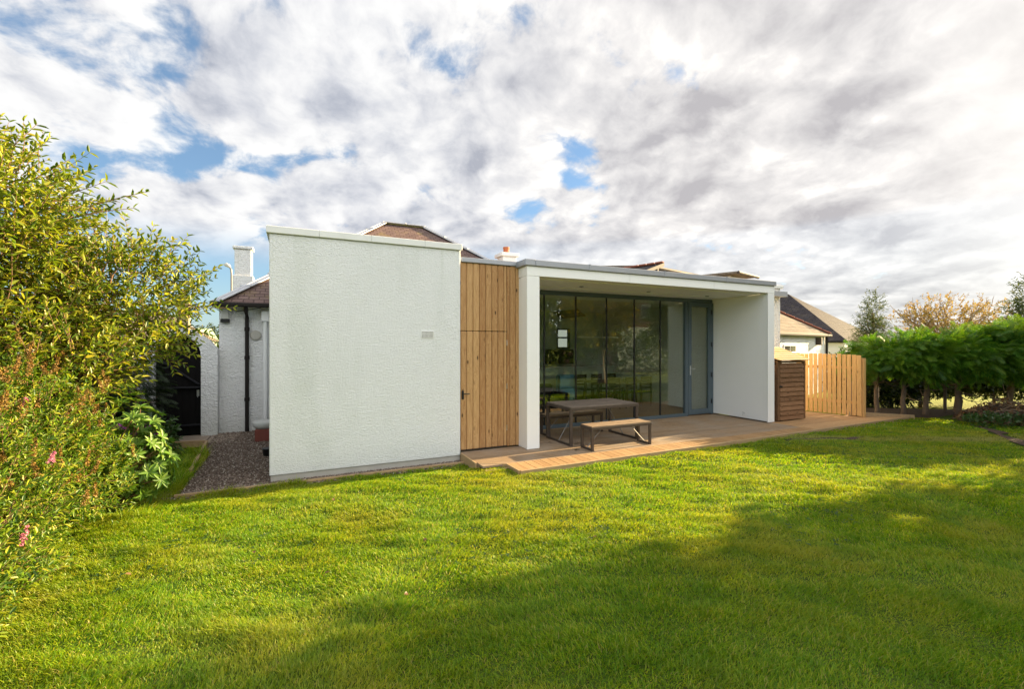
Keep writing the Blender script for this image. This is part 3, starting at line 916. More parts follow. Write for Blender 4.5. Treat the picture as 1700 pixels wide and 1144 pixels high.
# timber cladding with the flush side door
CY0 = 7.45
edges = [2.535 + 0.1185 * i for i in range(11)]
mb = MB(EO); md = MB(EO)
for i in range(10):
    a_, b_ = edges[i] + .0022, edges[i + 1] - .0022
    if i == 9: b_ = 3.715
    if i < 7:
        mb.box(a_, b_, CY0, CY0 + .025, 2.085, 3.27, 0.011)
        md.box(a_ + (0.008 if i == 0 else 0), b_, CY0 + .001, CY0 + .026, 0.025, 2.078, 0.011)
    elif i == 7:
        md.box(a_, a_ + 0.05, CY0 + .001, CY0 + .026, 0.025, 2.078, 0.011)
        mb.box(a_, a_ + 0.05, CY0, CY0 + .025, 2.085, 3.27, 0.011)
        mb.box(a_ + .056, b_, CY0, CY0 + .025, 0.012, 3.27, 0.011)
    else:
        mb.box(a_, b_, CY0, CY0 + .025, 0.012, 3.27, 0.011)
mb.build('timber_cladding', 'cladding', ext)
sd = md.build('side_door', 'cladding', ext)
mb = MB(EO); mb.box(2.562, 2.602, CY0 - .008, CY0 + .004, 0.90, 1.05, 0.003)
mb.tube([(2.582, CY0 - .006, 1.00), (2.582, CY0 - .05, 1.00), (2.69, CY0 - .05, 1.00)], 0.009, 8)
mb.build('handle', 'black_metal', sd)
for z in (0.35, 1.1, 1.88):
    MB(EO).box(3.417, 3.424, CY0 - .006, CY0 + .01, z - .05, z + .05).build('hinge', 'steel', sd)
box_part('cladding_backing', 'fascia_brown', ext, EO, (2.53, 3.72, CY0 + .027, CY0 + .15, 0.0, 3.27))
# grey flashing
mb = MB(EO)
mb.box(2.55, 3.63, CY0 - .03, CY0 + .2, 3.272, 3.355, 0.008)
mb.box(3.60, 3.80, 7.06, CY0 + .2, 3.24, 3.352, 0.008)
for a_, b_ in ((3.803, 4.95), (4.953, 6.8), (6.803, 8.6), (8.603, 10.27)):
    mb.box(a_, b_, 7.06, 7.25, 3.238, 3.345, 0.008)
for x_ in (4.952, 6.802, 8.602):
    mb.box(x_ - .02, x_ + .02, 7.054, 7.252, 3.236, 3.349)
mb.build('roof_flashing', 'lead_flashing', ext)
box_part('flat_roof', 'lead_flashing', ext, EO, (2.53, 11.58, 7.66, 13.9, 3.10, 3.225))
# porch frame
mb = MB(EO)
mb.box(3.65, 3.90, 7.10, 7.36, 0.002, 3.062, 0.006)
mb.box(3.66, 3.90, 7.362, 8.72, 0.002, 3.05)
for a_, b_ in ((3.648, 5.92), (5.923, 8.24), (8.243, 10.25)): mb.box(a_, b_, 7.098, 7.34, 3.064, 3.235, 0.004)
mb.box(3.655, 3.90, 7.343, 7.66, 3.064, 3.235)
mb.build('porch_frame', 'white_board', ext)
mb = MB(EO)
mb.box(10.02, 10.25, 7.10, 7.13, 0.01, 3.062, 0.004)
mb.box(10.026, 10.245, 7.132, 8.74, 0.03, 3.06)
mb.build('wing_wall', 'lining_white', ext)
mb = MB(EO)
mb.box(3.902, 10.02, 7.342, 8.22, 3.052, 3.10)
mb.box(3.902, 10.02, 8.223, 8.74, 3.040, 3.10)
mb.build('soffit', 'white_board', ext)
for x_, y_ in ((5.3, 7.86), (7.19, 7.98), (9.16, 8.10)):
    d_ = MB(EO).lathe([(0.058, 3.0515), (0.058, 3.044), (0.045, 3.042)], (x_, y_, 0), 20).build('downlight', 'steel', ext)
    MB(EO).lathe([(0.044, 3.0418), (0.040, 3.036)], (x_, y_, 0), 16).build('lens', 'dark_glass', d_)
# right end wall of the extension
mb = MB(EO); mb.box(10.25, 11.60, 7.87, 13.9, 0.0, 3.33, 0.01)
mb.build('end_wall', 'harl_house', ext)
box_part('end_coping', 'coping_white', ext, EO, (10.27, 11.66, 7.82, 8.1, 3.332, 3.41), 0.006)
# outdoor tap
mb = MB(EO); mb.tube([(10.026, 7.72, 0.14), (9.97, 7.72, 0.14), (9.95, 7.72, 0.10)], 0.010, 6); mb.tube([(9.985, 7.70, 0.165), (9.985, 7.76, 0.172)], 0.008, 5); mb.tube([(9.985, 7.72, 0.14), (9.985, 7.72, 0.17)], 0.007, 5)
mb.build('outdoor_tap', 'steel', ext)
# glazing
GYY = 8.70
mul = [3.93, 4.893, 5.713, 6.567, 7.391, 8.212, 9.01]
mb = MB(EO)
mb.box(3.902, 9.985, GYY - .04, GYY + .05, 2.945, 3.038, 0.003)
mb.box(3.902, 9.02, GYY - .05, GYY + .05, 0.0, 0.075, 0.004)
mb.box(9.02, 9.125, GYY - .045, GYY + .05, 0.002, 2.943, 0.004)
mb.box(9.935, 10.022, GYY - .045, GYY + .05, 0.002, 2.943, 0.004)
mb.build('window_frame', 'slate_frame', ext)
for i in range(6):
    a_, b_ = mul[i], mul[i + 1]
    p = box_part('glazing_panel', 'window_glass', ext, EO, (a_ + .015, b_ - .015, GYY - .008, GYY + .008, 0.077, 2.943))
    mb = MB(EO)
    mb.box(a_ - .018, a_ + .013, GYY - .016, GYY + .016, 0.077, 2.943, 0.002)
    mb.build('stile', 'black_metal', p)
gd = MB(EO)
gd.box(9.130, 9.235, GYY - .05, GYY + .02, 0.03, 2.935, 0.004)
gd.box(9.835, 9.930, GYY - .05, GYY + .02, 0.03, 2.935, 0.004)
gd.box(9.237, 9.833, GYY - .05, GYY + .02, 2.83, 2.935, 0.004)
gd.box(9.237, 9.833, GYY - .05, GYY + .02, 0.03, 0.16, 0.004)
gdo = gd.build('glazed_door', 'slate_frame', ext)
box_part('pane', 'window_glass', gdo, EO, (9.237, 9.833, GYY - .014, GYY + .002, 0.162, 2.828))
mb = MB(EO); mb.box(9.165, 9.20, GYY - .058, GYY - .051, 1.06, 1.30, 0.002)
mb.tube([(9.183, GYY - .055, 1.22), (9.183, GYY - .10, 1.22), (9.30, GYY - .10, 1.22)], 0.010, 8)
mb.build('handle', 'steel', gdo)
for z in (0.35, 1.05, 1.85, 2.7):
    MB(EO).tube([(9.945, GYY - .06, z - .06), (9.945, GYY - .06, z + .06)], 0.014, 8).build('hinge', 'black_metal', gdo)
# the room behind the glass
RB = 13.8
mb = MB(EO)
mb.box(3.70, 3.90, 8.75, RB, 0.0, 3.0)
mb.box(3.70, 11.4, RB, RB + .1, 0.0, 3.0)
mb.box(11.3, 11.4, 8.75, RB, 0.0, 3.0)
mb.box(10.03, 11.3, 8.75, 8.85, 0.0, 3.0)
mb.build('room_wall', 'room_white', ext)
mb = MB(EO)
y = 8.75
while y < RB:
    mb.box(3.9, 11.3, y, min(y + .118, RB - .002), -0.03, 0.0)
    y += .12
mb.build('room_floor', 'room_floor_wood', ext)
box_part('room_ceiling', 'room_white', ext, EO, (3.9, 11.3, 8.76, RB, 3.0, 3.05))
# small back window with two panes
wf = MB(EO); wf.box(7.9, 9.0, RB - .03, RB - .002, 1.72, 2.48, 0.004)
# placed by its pane centres
rw = empty('tmp', (0, 0, 0)); bpy.data.objects.remove(rw)
wf = MB(EO); wf.box(8.26, 8.80, RB - .04, RB - .002, 1.70, 2.42, 0.004)
wfo = wf.build('back_window', 'slate_frame', ext)
box_part('upper_pane', 'daylight_glow', wfo, EO, (8.30, 8.66, RB - .048, RB - .041, 2.12, 2.36))
box_part('lower_pane', 'daylight_glow', wfo, EO, (8.30, 8.66, RB - .048, RB - .041, 1.76, 2.06))

# ------------------------------------------------------------------ furniture inside the room
k = empty('kitchen_unit', (8.2, 13.4, 0), 0, 'dark wall cabinet and pale worktop unit at the back of the room', 'cabinet')
KO = (8.2, 13.4, 0)
box_part('wall_cabinet', 'dark_cabinet', k, KO, (7.75, 8.75, 13.45, 13.78, 1.18, 1.68), 0.01)
box_part('base_unit', 'room_white', k, KO, (7.0, 10.6, 13.2, 13.78, 0.08, 1.06), 0.006)
box_part('worktop', 'white_paint', k, KO, (6.97, 10.63, 13.16, 13.785, 1.063, 1.10), 0.004)
mb = MB(KO); mb.tube([(9.6, 13.55, 1.10), (9.6, 13.55, 1.35), (9.6, 13.4, 1.40), (9.6, 13.32, 1.32)], .012, 6); mb.build('tap', 'steel', k)

so = empty('sofa', (5.5, 10.3, 0), 0, 'black leather sofa behind the left glass panels', 'sofa')
SO = (5.5, 10.3, 0)
box_part('base', 'leather_black', so, SO, (4.2, 6.25, 9.95, 10.75, 0.10, 0.30), 0.03)
for a_, b_ in ((4.45, 5.3), (5.31, 6.15)):
    box_part('seat_cushion', 'leather_black', so, SO, (a_, b_, 9.93, 10.55, 0.302, 0.46), 0.05)
box_part('backrest', 'leather_black', so, SO, (4.22, 6.23, 10.56, 10.78, 0.302, 0.80), 0.06)
for a_, b_ in ((4.2, 4.43), (6.17, 6.38)):
    box_part('armrest', 'leather_black', so, SO, (a_, b_, 9.95, 10.55, 0.11, 0.60), 0.05)

DT = (8.75, 11.3, 0)
dt = empty('dining_table', DT, 0, 'long dark dining table seen dimly through the glass', 'table')
box_part('tabletop', 'chair_dark', dt, DT, (7.9, 9.7, 10.9, 11.75, 0.70, 0.74), 0.005)
for x_ in (7.97, 9.57):
    for y_ in (10.96, 11.63):
        box_part('leg', 'chair_dark', dt, DT, (x_, x_ + .06, y_, y_ + .06, 0.0, 0.699))


def dining_chair():
    root = empty('dining_chair', (0, 0, 0), 0, None, 'chair', 'dining chairs round the dark table')
    MB().box(-.21, .21, -.21, .21, .42, .46, .012).build('seat', 'chair_dark', root)
    mb = MB()
    for z in (.58, .68, .78, .86): mb.box(-.18, .18, .19, .215, z - .035, z + .035, .006)
    mb.build('backrest', 'chair_dark', root)
    for x_ in (-.2, .165):
        MB().box(x_, x_ + .035, -.2, -.165, 0, .419).build('leg', 'chair_dark', root)
        MB().box(x_, x_ + .035, .217, .25, 0, .90).build('leg', 'chair_dark', root)
    return root


def copy_tree(o, parent=None):
    c = o.copy()
    COL.objects.link(c)
    if parent is not None:
        c.parent = parent
    for ch in list(o.children):
        copy_tree(ch, c)
    return c


dc = dining_chair()
spots = [(8.2, 10.72, 180), (8.78, 10.70, 180), (9.36, 10.72, 180), (8.2, 11.95, 0), (8.78, 11.93, 0), (9.36, 11.95, 0)]
first = True
for (x_, y_, a_) in spots:
    o = dc if first else copy_tree(dc)
    first = False
    o.location = (x_, y_, 0); o.rotation_euler.z = R(a_)
    o['label'] = 'dark wooden slat-back dining chair tucked at the indoor table'
BC = (7.75, 12.3, 0)
bc = empty('tub_chair', BC, 0, 'pale blue rounded tub chair inside behind the glass', 'chair')
mb = MB()
prof = []
for i in range(13):
    t = math.pi * (i / 12)
    prof.append((0.36 * math.cos(t), 0.36 * math.sin(t)))
ring_o = prof; pts = []; fcs = []
for (cx_, cy_) in prof:
    for (s_, z_) in ((1.0, .12), (1.0, .82), (.93, .88), (.78, .88), (.72, .82), (.72, .12)):
        pts.append((cx_ * s_, cy_ * s_, z_))
for i in range(12):
    for j in range(5):
        fcs.append((i * 6 + j, (i + 1) * 6 + j, (i + 1) * 6 + j + 1, i * 6 + j + 1))
mb.poly(pts, fcs); mb.build('backrest', 'blue_fabric', bc, True)
MB().lathe([(0.26, .12), (0.27, .3), (.26, .44), (.2, .47)], (0, -.03, 0), 20).build('seat', 'blue_fabric', bc, True)
for x_, y_ in ((-.2, -.2), (.2, -.2), (-.2, .2), (.2, .2)):
    MB().tube([(x_, y_, 0), (x_, y_, .125)], .018, 6).build('leg', 'chair_dark', bc)
pl = empty('pendant_lamp', (8.2, 11.3, 2.05), 0, 'slim white linear pendant lamp hanging over the dining table', 'lamp')
MB().box(-.75, .75, -.03, .03, 0, .035, .005).build('lamp_bar', 'white_paint', pl)
for x_ in (-.6, .6): MB().tube([(x_, 0, .03), (x_, 0, .95)], .002, 4).build('cable', 'steel', pl)

# ------------------------------------------------------------------ patio table and benches
def patio_piece(name, L, W, Hh, topmat, label, cat, group=None, nslat=5, sec=0.05, tilt=0.0):
    root = empty(name, (0, 0, 0), 0, label, cat, group)
    mb = MB()
    sw = (W - 0.012) / nslat
    for i in range(nslat):
        y0 = -W / 2 + 0.006 + i * sw
        # slats with two butt joints
        cuts = [-L / 2 + .008] + [-L / 2 + L * k / 4 for k in (1, 2, 3)] + [L / 2 - .008]
        for a_, b_ in zip(cuts[:-1], cuts[1:]):
            mb.box(a_ + .001, b_ - .001, y0 + .002, y0 + sw - .002, Hh - .018, Hh + random.uniform(-.001, .001), .003)
    mb.build('tabletop' if cat == 'table' else 'seat', topmat, root)
    mb = MB()
    for s in (-1, 1):
        mb.box(-L / 2, L / 2, s * (W / 2 - .0125) - .0125, s * (W / 2 - .0125) + .0125, Hh - .065, Hh - .019, .003)
    for s in (-1, 1):
        xc = s * (L / 2 - .014)
        mb.box(xc - .014, xc + .014, -W / 2 + .026, W / 2 - .026, Hh - .065, Hh - .019, .003)
    mb.build('apron', 'weathered_metal', root)
    for s in (-1, 1):
        for t in (-1, 1):
            xc, yc = s * (L / 2 - sec / 2), t * (W / 2 - sec / 2)
            MB().box(xc - sec / 2, xc + sec / 2, yc - sec / 2 * .75, yc + sec / 2 * .75, 0.0, Hh - .066, .004).build('leg', 'weathered_metal', root)
        xc = s * (L / 2 - sec / 2)
        MB().box(xc - sec * .4, xc + sec * .4, -W / 2 + sec, W / 2 - sec, 0.002, .035, .003).build('foot_rail', 'weathered_metal', root)
        mb = MB(); mb.tube([(xc, 0, .035), (xc - s * L * .26, 0, Hh - .05)], .008, 6); mb.build('brace', 'steel_dull', root)
    return root


mat_plain('steel_dull', (0.24, 0.23, 0.22), 0.55, 0.3, var=0.1)
tb = patio_piece('patio_table', 1.57, 0.90, 0.712, 'table_wood', 'weathered grey-brown slatted patio table with metal sled legs', 'table', None, 7, .055)
tb.location = (5.245, 7.415, 0.0)
b1 = patio_piece('patio_bench', 1.335, 0.36, 0.425, 'bench_wood', 'slatted bench standing on the open deck in front of the patio table', 'bench', 'benches of the patio table', 4, .05)
b1.location = (5.265, 6.68, 0.0)
b2 = copy_tree(b1)
b2.location = (5.205, 8.07, 0.0)
b2['label'] = 'slatted bench in shade between the patio table and the glass'

# ------------------------------------------------------------------ bin store
BO = (10.9, 7.45, 0)
bs = empty('bin_store', BO, 0, 'brown wooden bin store with slatted door and sloping board roof', 'bin store')
x0, x1, y0, y1 = 10.36, 11.41, 7.09, 7.76
mb = MB(BO)
mb.box(x0, x0 + .085, y0, y0 + .06, 0.02, 1.455, .004); mb.box(x1 - .06, x1, y0, y0 + .06, 0.02, 1.455, .004)
mb.box(x0, x0 + .06, y1 - .06, y1, 0.02, 1.72, .004); mb.box(x1 - .06, x1, y1 - .06, y1, 0.02, 1.72, .004)
mb.box(x0 + .087, x1 - .062, y0 + .005, y0 + .05, 1.405, 1.455, .004)
mb.build('post', 'shed_post', bs)
mb = MB(BO)
z = 0.03
i = 0
while z < 1.38:
    h = min(0.122, 1.40 - z)
    a_, b_ = x0 + .092, x1 - .066
    # feather-edge board: thick at its lower edge, tilted
    mb.poly([(a_, y0 - .006, z), (b_, y0 - .006, z), (b_, y0 + .03, z), (a_, y0 + .03, z), (a_, y0 + .022, z + h - .001), (b_, y0 + .022, z + h - .001), (b_, y0 + .032, z + h - .001), (a_, y0 + .032, z + h - .001)],
            [(0, 3, 2, 1), (4, 5, 6, 7), (0, 1, 5, 4), (2, 3, 7, 6), (1, 2, 6, 5), (3, 0, 4, 7)])
    z += .114
dr = mb.build('door', 'shed_brown', bs)
mb = MB(BO); mb.box(x0 + .055, x0 + .16, y0 - .016, y0 - .001, .815, .855, .003); mb.tube([(x0 + .10, y0 - .01, .835), (x0 + .10, y0 - .035, .835)], .012, 6)
mb.build('latch', 'black_metal', dr)
for xs_, nm in ((x0 + .012, 'side_panel'), (x1 - .03, 'side_panel')):
    mb = MB(BO)
    z = .03
    while z < 1.6:
        mb.box(xs_, xs_ + .018, y0 + .062, y1 - .062, z, min(z + .118, 1.44 + .0), .003) if z < 1.33 else None
        z += .121
    mb.poly([(xs_, y0 + .062, 1.44), (xs_, y1 - .062, 1.44), (xs_, y1 - .062, 1.70), (xs_ + .018, y0 + .062, 1.44), (xs_ + .018, y1 - .062, 1.44), (xs_ + .018, y1 - .062, 1.70)], [(0, 1, 2), (3, 5, 4), (0, 3, 4, 1), (1, 4, 5, 2), (2, 5, 3, 0)])
    mb.build('side_panel', 'shed_brown', bs)
box_part('back_panel', 'shed_brown', bs, BO, (x0 + .062, x1 - .062, y1 - .03, y1 - .005, 0.03, 1.70))
mb = MB(BO)
n = 7
for i in range(n):
    t0_, t1_ = i / n, (i + 1) / n
    ya, yb = y0 - .05 + t0_ * (.80), y0 - .05 + t1_ * .80
    za, zb = 1.462 + t0_ * .31, 1.462 + t1_ * .31
    mb.poly([(x0 - .03, ya - .03, za + .006), (x1 + .05, ya - .03, za + .006), (x1 + .05, yb, zb), (x0 - .03, yb, zb),
             (x0 - .03, ya - .03, za + .026), (x1 + .05, ya - .03, za + .026), (x1 + .05, yb, zb + .014), (x0 - .03, yb, zb + .014)],
            [(0, 3, 2, 1), (4, 5, 6, 7), (0, 1, 5, 4), (1, 2, 6, 5), (2, 3, 7, 6), (3, 0, 4, 7)])
mb.build('roof', 'shed_roof', bs)

# ------------------------------------------------------------------ picket fence, kerb board, posts
FA, FB = Vector((12.66, 8.14, 0)), Vector((13.0, 6.66, 0))
fn = empty('picket_fence', tuple((FA + FB) / 2), 0, 'new orange pine picket fence beside the bin store', 'fence')
FO = tuple((FA + FB) / 2)
fd = (FB - FA).normalized()
L = (FB - FA).length
npk = 14
for i in range(npk):
    c = FA + fd * (L * (i + .5) / npk)
    w = 0.090 if i < npk - 1 else 0.10
    z1 = 1.60 + random.uniform(-.012, .012) - (0.02 if i > npk - 3 else 0)
    mb = MB(FO)
    t = Vector((random.uniform(-.012, .012), random.uniform(-.008, .008), 0))
    mb.beam(c + Vector((0, 0, .02)), c + t + Vector((0, 0, z1)), w, .02, up=(fd.y, -fd.x, 0), bev=.003)
    mb.build('picket', 'fence_pine', fn)
nrm = Vector((-fd.y, fd.x, 0))
if nrm.x < 0: nrm = -nrm
for z in (.35, 1.25):
    mb = MB(FO); mb.beam(FA + nrm * .035 + Vector((0, 0, z)), FB + nrm * .035 + Vector((0, 0, z)), .04, .075, bev=.003)
    mb.build('rail', 'fence_pine', fn)
mb = MB(FO); c = FB + nrm * .07; mb.box(c.x - .05, c.x + .05, c.y - .05, c.y + .05, -.1, 1.5, .005); mb.build('post', 'fence_pine', fn)
kb = MB().beam((12.93, 6.93, 0.04), (14.22, 6.10, -.02), .045, .14, bev=.004).build('kerb_board', 'edging')
tag(kb, 'pale timber kerb board closing the deck below the hedge', 'edging')
mb = MB(); mb.box(-.06, .06, -.05, .05, -.2, 1.42, .01)
gp_ = mb.build('fence_post', 'grey_post'); gp_.location = (13.9, 7.35, 0)
tag(gp_, 'weathered grey timber post between picket fence and first hedge trunk', 'post')
mb = MB(); mb.box(-.03, .03, -.03, .03, -.2, 1.35, .004)
gp2 = mb.build('iron_post', 'fascia_brown'); gp2.location = (16.45, 6.35, 0)
tag(gp2, 'thin rusty iron post standing among the hedge trunks', 'post')

# ------------------------------------------------------------------ old bungalow behind, with hipped slate roof
HO = (-1.5, 12.0, 0)
hs = empty('old_bungalow', HO, 0, 'old white bungalow with hipped reddish slate roof behind the extension', 'house')
EY = 11.70; ZE = 2.76; XL = -1.62; A_ = 4.32; PT = math.tan(R(37)); LR = 1.4
ZR = ZE + A_ * PT
XRr = XL + 2 * A_ + LR
mb = MB(HO)
mb.box(-1.575, 2.4, 12.0, 12.3, -0.3, ZE - .03)
mb.box(-1.573, -1.3, 12.3, 19.5, -0.3, ZE - .03)
mb.build('wall', 'harl_house', hs)
ycut = EY + (3.23 - ZE) / PT
t_ = 0.06
rp = [(XL, EY, ZE), (2.45, EY, ZE), (2.45, ycut, 3.23), (XRr - (3.23 - ZE) / PT, ycut, 3.23), (XL + A_ + LR, EY + A_, ZR), (XL + A_, EY + A_, ZR),
      (XL, EY + 2 * A_, ZE), (XRr, EY + 2 * A_, ZE), (XRr, EY + .5, ZE)]
mb = MB(HO)
mb.poly(rp, [(0, 1, 2, 3, 4, 5), (6, 0, 5), (7, 6, 5, 4), (3, 8, 7, 4)])
rf = mb.build('roof', 'slate_red', hs)
# lead hips and ridge with rolls
def lead_strip(a, b, nrolls):
    a, b = Vector(a), Vector(b)
    m1 = MB(HO)
    m1.beam(a + Vector((0, 0, .03)), b + Vector((0, 0, .03)), .30, .03, bev=.008)
    m1.beam(a + Vector((0, 0, .055)), b + Vector((0, 0, .055)), .06, .05, bev=.015)
    for i in range(1, nrolls):
        p = a.lerp(b, i / nrolls); q = (b - a).normalized()
        m1.beam(p - q * .03 + Vector((0, 0, .05)), p + q * .03 + Vector((0, 0, .05)), .32, .05, bev=.01)
    m1.build('lead_ridge', 'lead_hip', rf)
lead_strip(rp[0], rp[5], 8)
lead_strip(rp[5], rp[4], 2)
lead_strip(rp[4], rp[3], 6)
mb = MB(HO)
mb.box(XL - .08, 2.45, EY - .12, EY + .02, ZE - .075, ZE + .012, .02)
mb.box(XL - .08, XL + .06, EY + .022, EY + 8.6, ZE - .075, ZE + .012, .02)
mb.box(XL + .02, 2.4, EY + .03, 12.0, ZE - .05, ZE - .03)
mb.build('gutter', 'gutter', hs)
mb = MB(HO)
mb.tube([(-1.03, 11.66, ZE - .05), (-1.03, 11.75, ZE - .18), (-1.03, 11.94, ZE - .30), (-1.03, 11.94, -.16)], .042, 10)
for z in (2.2, 1.55, .6): mb.tube([(-1.03, 11.94, z - .04), (-1.03, 11.94, z + .04)], .054, 10)
mb.build('downpipe', 'gutter', hs)
mb = MB(HO)
mb.tube([(-0.665, 11.93, 2.6), (-0.665, 11.93, -.16)], .045, 10); mb.box(-.74, -.58, 11.85, 11.99, 2.38, 2.62, .01)
mb.build('soil_pipe', 'white_paint', hs)
mb = MB(HO); mb.lathe([(.0, 0), (.115, 0), (.115, .03), (.09, .05), (0.02, .05)], (0, 0, 0), 20)
mb.V = [(-0.80 - HO[0] + p[0] + HO[0], p[1] + HO[1], p[2]) for p in mb.V]
mb2 = MB(HO)
n_ = 20
pts = []; fc = []
for r_, dpt in ((.115, 0.0), (.115, -.03), (.09, -.045), (.0, -.045)):
    pts += [(-0.86 + r_ * math.cos(2 * math.pi * q / n_), 11.998 + dpt, 2.06 + r_ * math.sin(2 * math.pi * q / n_)) for q in range(n_)]
for i in range(3):
    for q in range(n_):
        fc.append((i * n_ + q, i * n_ + (q + 1) % n_, (i + 1) * n_ + (q + 1) % n_, (i + 1) * n_ + q))
mb2.poly(pts, fc); mb2.build('round_vent', 'concrete', hs)
wl = MB(HO); wl.box(-1.53, -1.38, 11.90, 11.998, 2.42, 2.66, .01); wlo = wl.build('wall_light', 'grey_pot', hs)
MB(HO).box(-1.54, -1.37, 11.89, 11.999, 2.34, 2.418, .01).build('lamp_base', 'black_metal', wlo)
mb = MB(HO); mb.tube([(-1.5, 11.985, 2.68), (-1.2, 11.98, 2.60), (-0.75, 11.98, 2.70)], .006, 5); mb.build('cable', 'gutter', hs)
# chimney on the left roof slope
cx_, cy_, cd = -3.9 + 2.0, 17.2, 0
CH = (.427 * 15.6 - .904 * 445 / 755 * 15.6, .904 * 15.6 + .427 * 445 / 755 * 15.6)
mb = MB(HO)
mb.box(CH[0] - .30, CH[0] + .30, CH[1] - .30, CH[1] + .30, 2.4, 4.18, .01)
mb.box(CH[0] - .25, CH[0] + .25, CH[1] - .25, CH[1] + .25, 4.18, 5.08, .02)
mb.box(CH[0] - .30, CH[0] + .30, CH[1] - .30, CH[1] + .30, 5.082, 5.17, .01)
mb.build('chimney', 'harl_house', hs)
# second small chimney with a pot, above the flat roof
CH2 = (6.65, 14.5)
mb = MB(HO); mb.box(CH2[0] - .25, CH2[0] + .25, CH2[1] - .25, CH2[1] + .25, 3.24, 4.90, .01); mb.box(CH2[0] - .33, CH2[0] + .33, CH2[1] - .33, CH2[1] + .33, 4.902, 5.02, .01)
c2 = mb.build('chimney', 'white_paint', hs)
MB(HO).lathe([(.11, 5.02), (.10, 5.19), (.115, 5.20), (.115, 5.26), (.08, 5.26)], (CH2[0] - .02, CH2[1], 0), 14).build('chimney_pot', 'orange_pot', c2)

# ------------------------------------------------------------------ garden wall with arched gateway, gate
GO = (-2.3, 11.85, 0)
gw = empty('garden_wall', GO, 0, 'white roughcast garden wall with arched gateway left of the bungalow', 'wall')
def arch_wall():
    xa, xb = -2.70, -1.885
    cx, rr = (xa + xb) / 2, (xb - xa) / 2
    zs = 1.62
    inner = [(xb, -.25)] + [(cx + rr * math.cos(math.pi * i / 14), zs + rr * 1.05 * math.sin(math.pi * i / 14)) for i in range(15)] + [(xa, -.25)]
    outer = [(-1.579, -.25), (-1.579, 1.83), (-1.66, 1.88), (-1.78, 1.97), (-1.90, 2.07), (-2.02, 2.15), (-2.16, 2.205), (-2.30, 2.22), (-2.44, 2.20), (-2.58, 2.14), (-2.70, 2.05), (-2.82, 1.95), (-2.95, 1.86), (-3.1, 1.80), (-6.5, 1.80), (-6.5, -.25)]
    # front ring as strip of quads between matched samples
    import bisect
    def resample(pl, n):
        ds = [0]
        for a, b in zip(pl[:-1], pl[1:]): ds.append(ds[-1] + math.hypot(b[0] - a[0], b[1] - a[1]))
        out = []
        for i in range(n):
            t = ds[-1] * i / (n - 1); j = min(max(bisect.bisect_right(ds, t) - 1, 0), len(pl) - 2)
            f = (t - ds[j]) / max(ds[j + 1] - ds[j], 1e-9)
            out.append((pl[j][0] + (pl[j + 1][0] - pl[j][0]) * f, pl[j][1] + (pl[j + 1][1] - pl[j][1]) * f))
        return out
    o2 = [(-1.579, -.25), (-1.579, 1.0), (-1.579, 1.83)] + outer[2:13] + [(-3.1, 1.80), (-3.1, .9), (-3.1, -.25)]
    n = 40
    A = resample(inner, n)
    # outer sampled radially from the arch centre so strips stay tidy
    B = []
    for (x, z) in A:
        if z < zs:
            B.append((-1.579 if x > cx else -3.1, z))
        else:
            ang = math.atan2(z - zs, x - cx)
            best = None
            for t in np.linspace(.3, 1.6, 260):
                px, pz = cx + t * math.cos(ang), zs + t * math.sin(ang)
                top = np.interp(-px, [-o[0] for o in outer[1:14]], [o[1] for o in outer[1:14]])
                if pz > top or px > -1.579 or px < -3.1: break
                best = (px, pz)
            B.append(best or (x, z))
    mb = MB(GO)
    y0, y1 = 11.80, 12.05
    pts = []
    for (a, b) in zip(A, B):
        pts += [(a[0], y0, a[1]), (b[0], y0, b[1]), (b[0], y1, b[1]), (a[0], y1, a[1])]
    f = []
    for i in range(n - 1):
        q, r = i * 4, (i + 1) * 4
        f += [(q, q + 1, r + 1, r), (q + 1, q + 2, r + 2, r + 1), (q + 2, q + 3, r + 3, r + 2), (q + 3, q, r, r + 3)]
    mb.poly(pts, f)
    mb.box(-6.5, -3.1, y0, y1, -.25, 1.8)
    mb.build('wall', 'harl_house', gw)
arch_wall()
GG = (-2.3, 11.95, 0)
gt = empty('garden_gate', GG, 0, 'black arched timber gate with diagonal brace in the white wall', 'gate')
mb = MB(GG)
nb = 7
for i in range(nb):
    a_ = -2.70 + .815 * i / nb; b_ = -2.70 + .815 * (i + 1) / nb
    xm = (a_ + b_) / 2
    zt = 1.60 + .42 * math.sqrt(max(0, 1 - ((xm + 2.2925) / .42) ** 2)) * .95
    mb.box(a_ + .001, b_ - .001, 11.93, 11.96, -.12, zt, .004)
mb.box(-2.72, -1.86, 11.97, 12.03, -.2, 2.04)  # added dark backing, keeps light from showing between the boards
mb.build('board', 'gate_black', gt)
for p_, q_ in (((-2.66, 11.915, 1.55), (-1.93, 11.915, .98)), ((-2.68, 11.91, .92), (-1.90, 11.91, .92)), ((-2.68, 11.912, .1), (-1.90, 11.912, .1))):
    MB(GG).beam(p_, q_, .03, .10, up=(0, 1, 0)).build('brace', 'gate_grey', gt)
mb = MB(GG); mb.box(-1.98, -1.93, 11.89, 11.91, .72, .86, .004); mb.tube([(-1.955, 11.89, .8), (-1.955, 11.86, .8), (-1.955, 11.86, .70)], .008, 6); mb.build('latch', 'steel', gt)

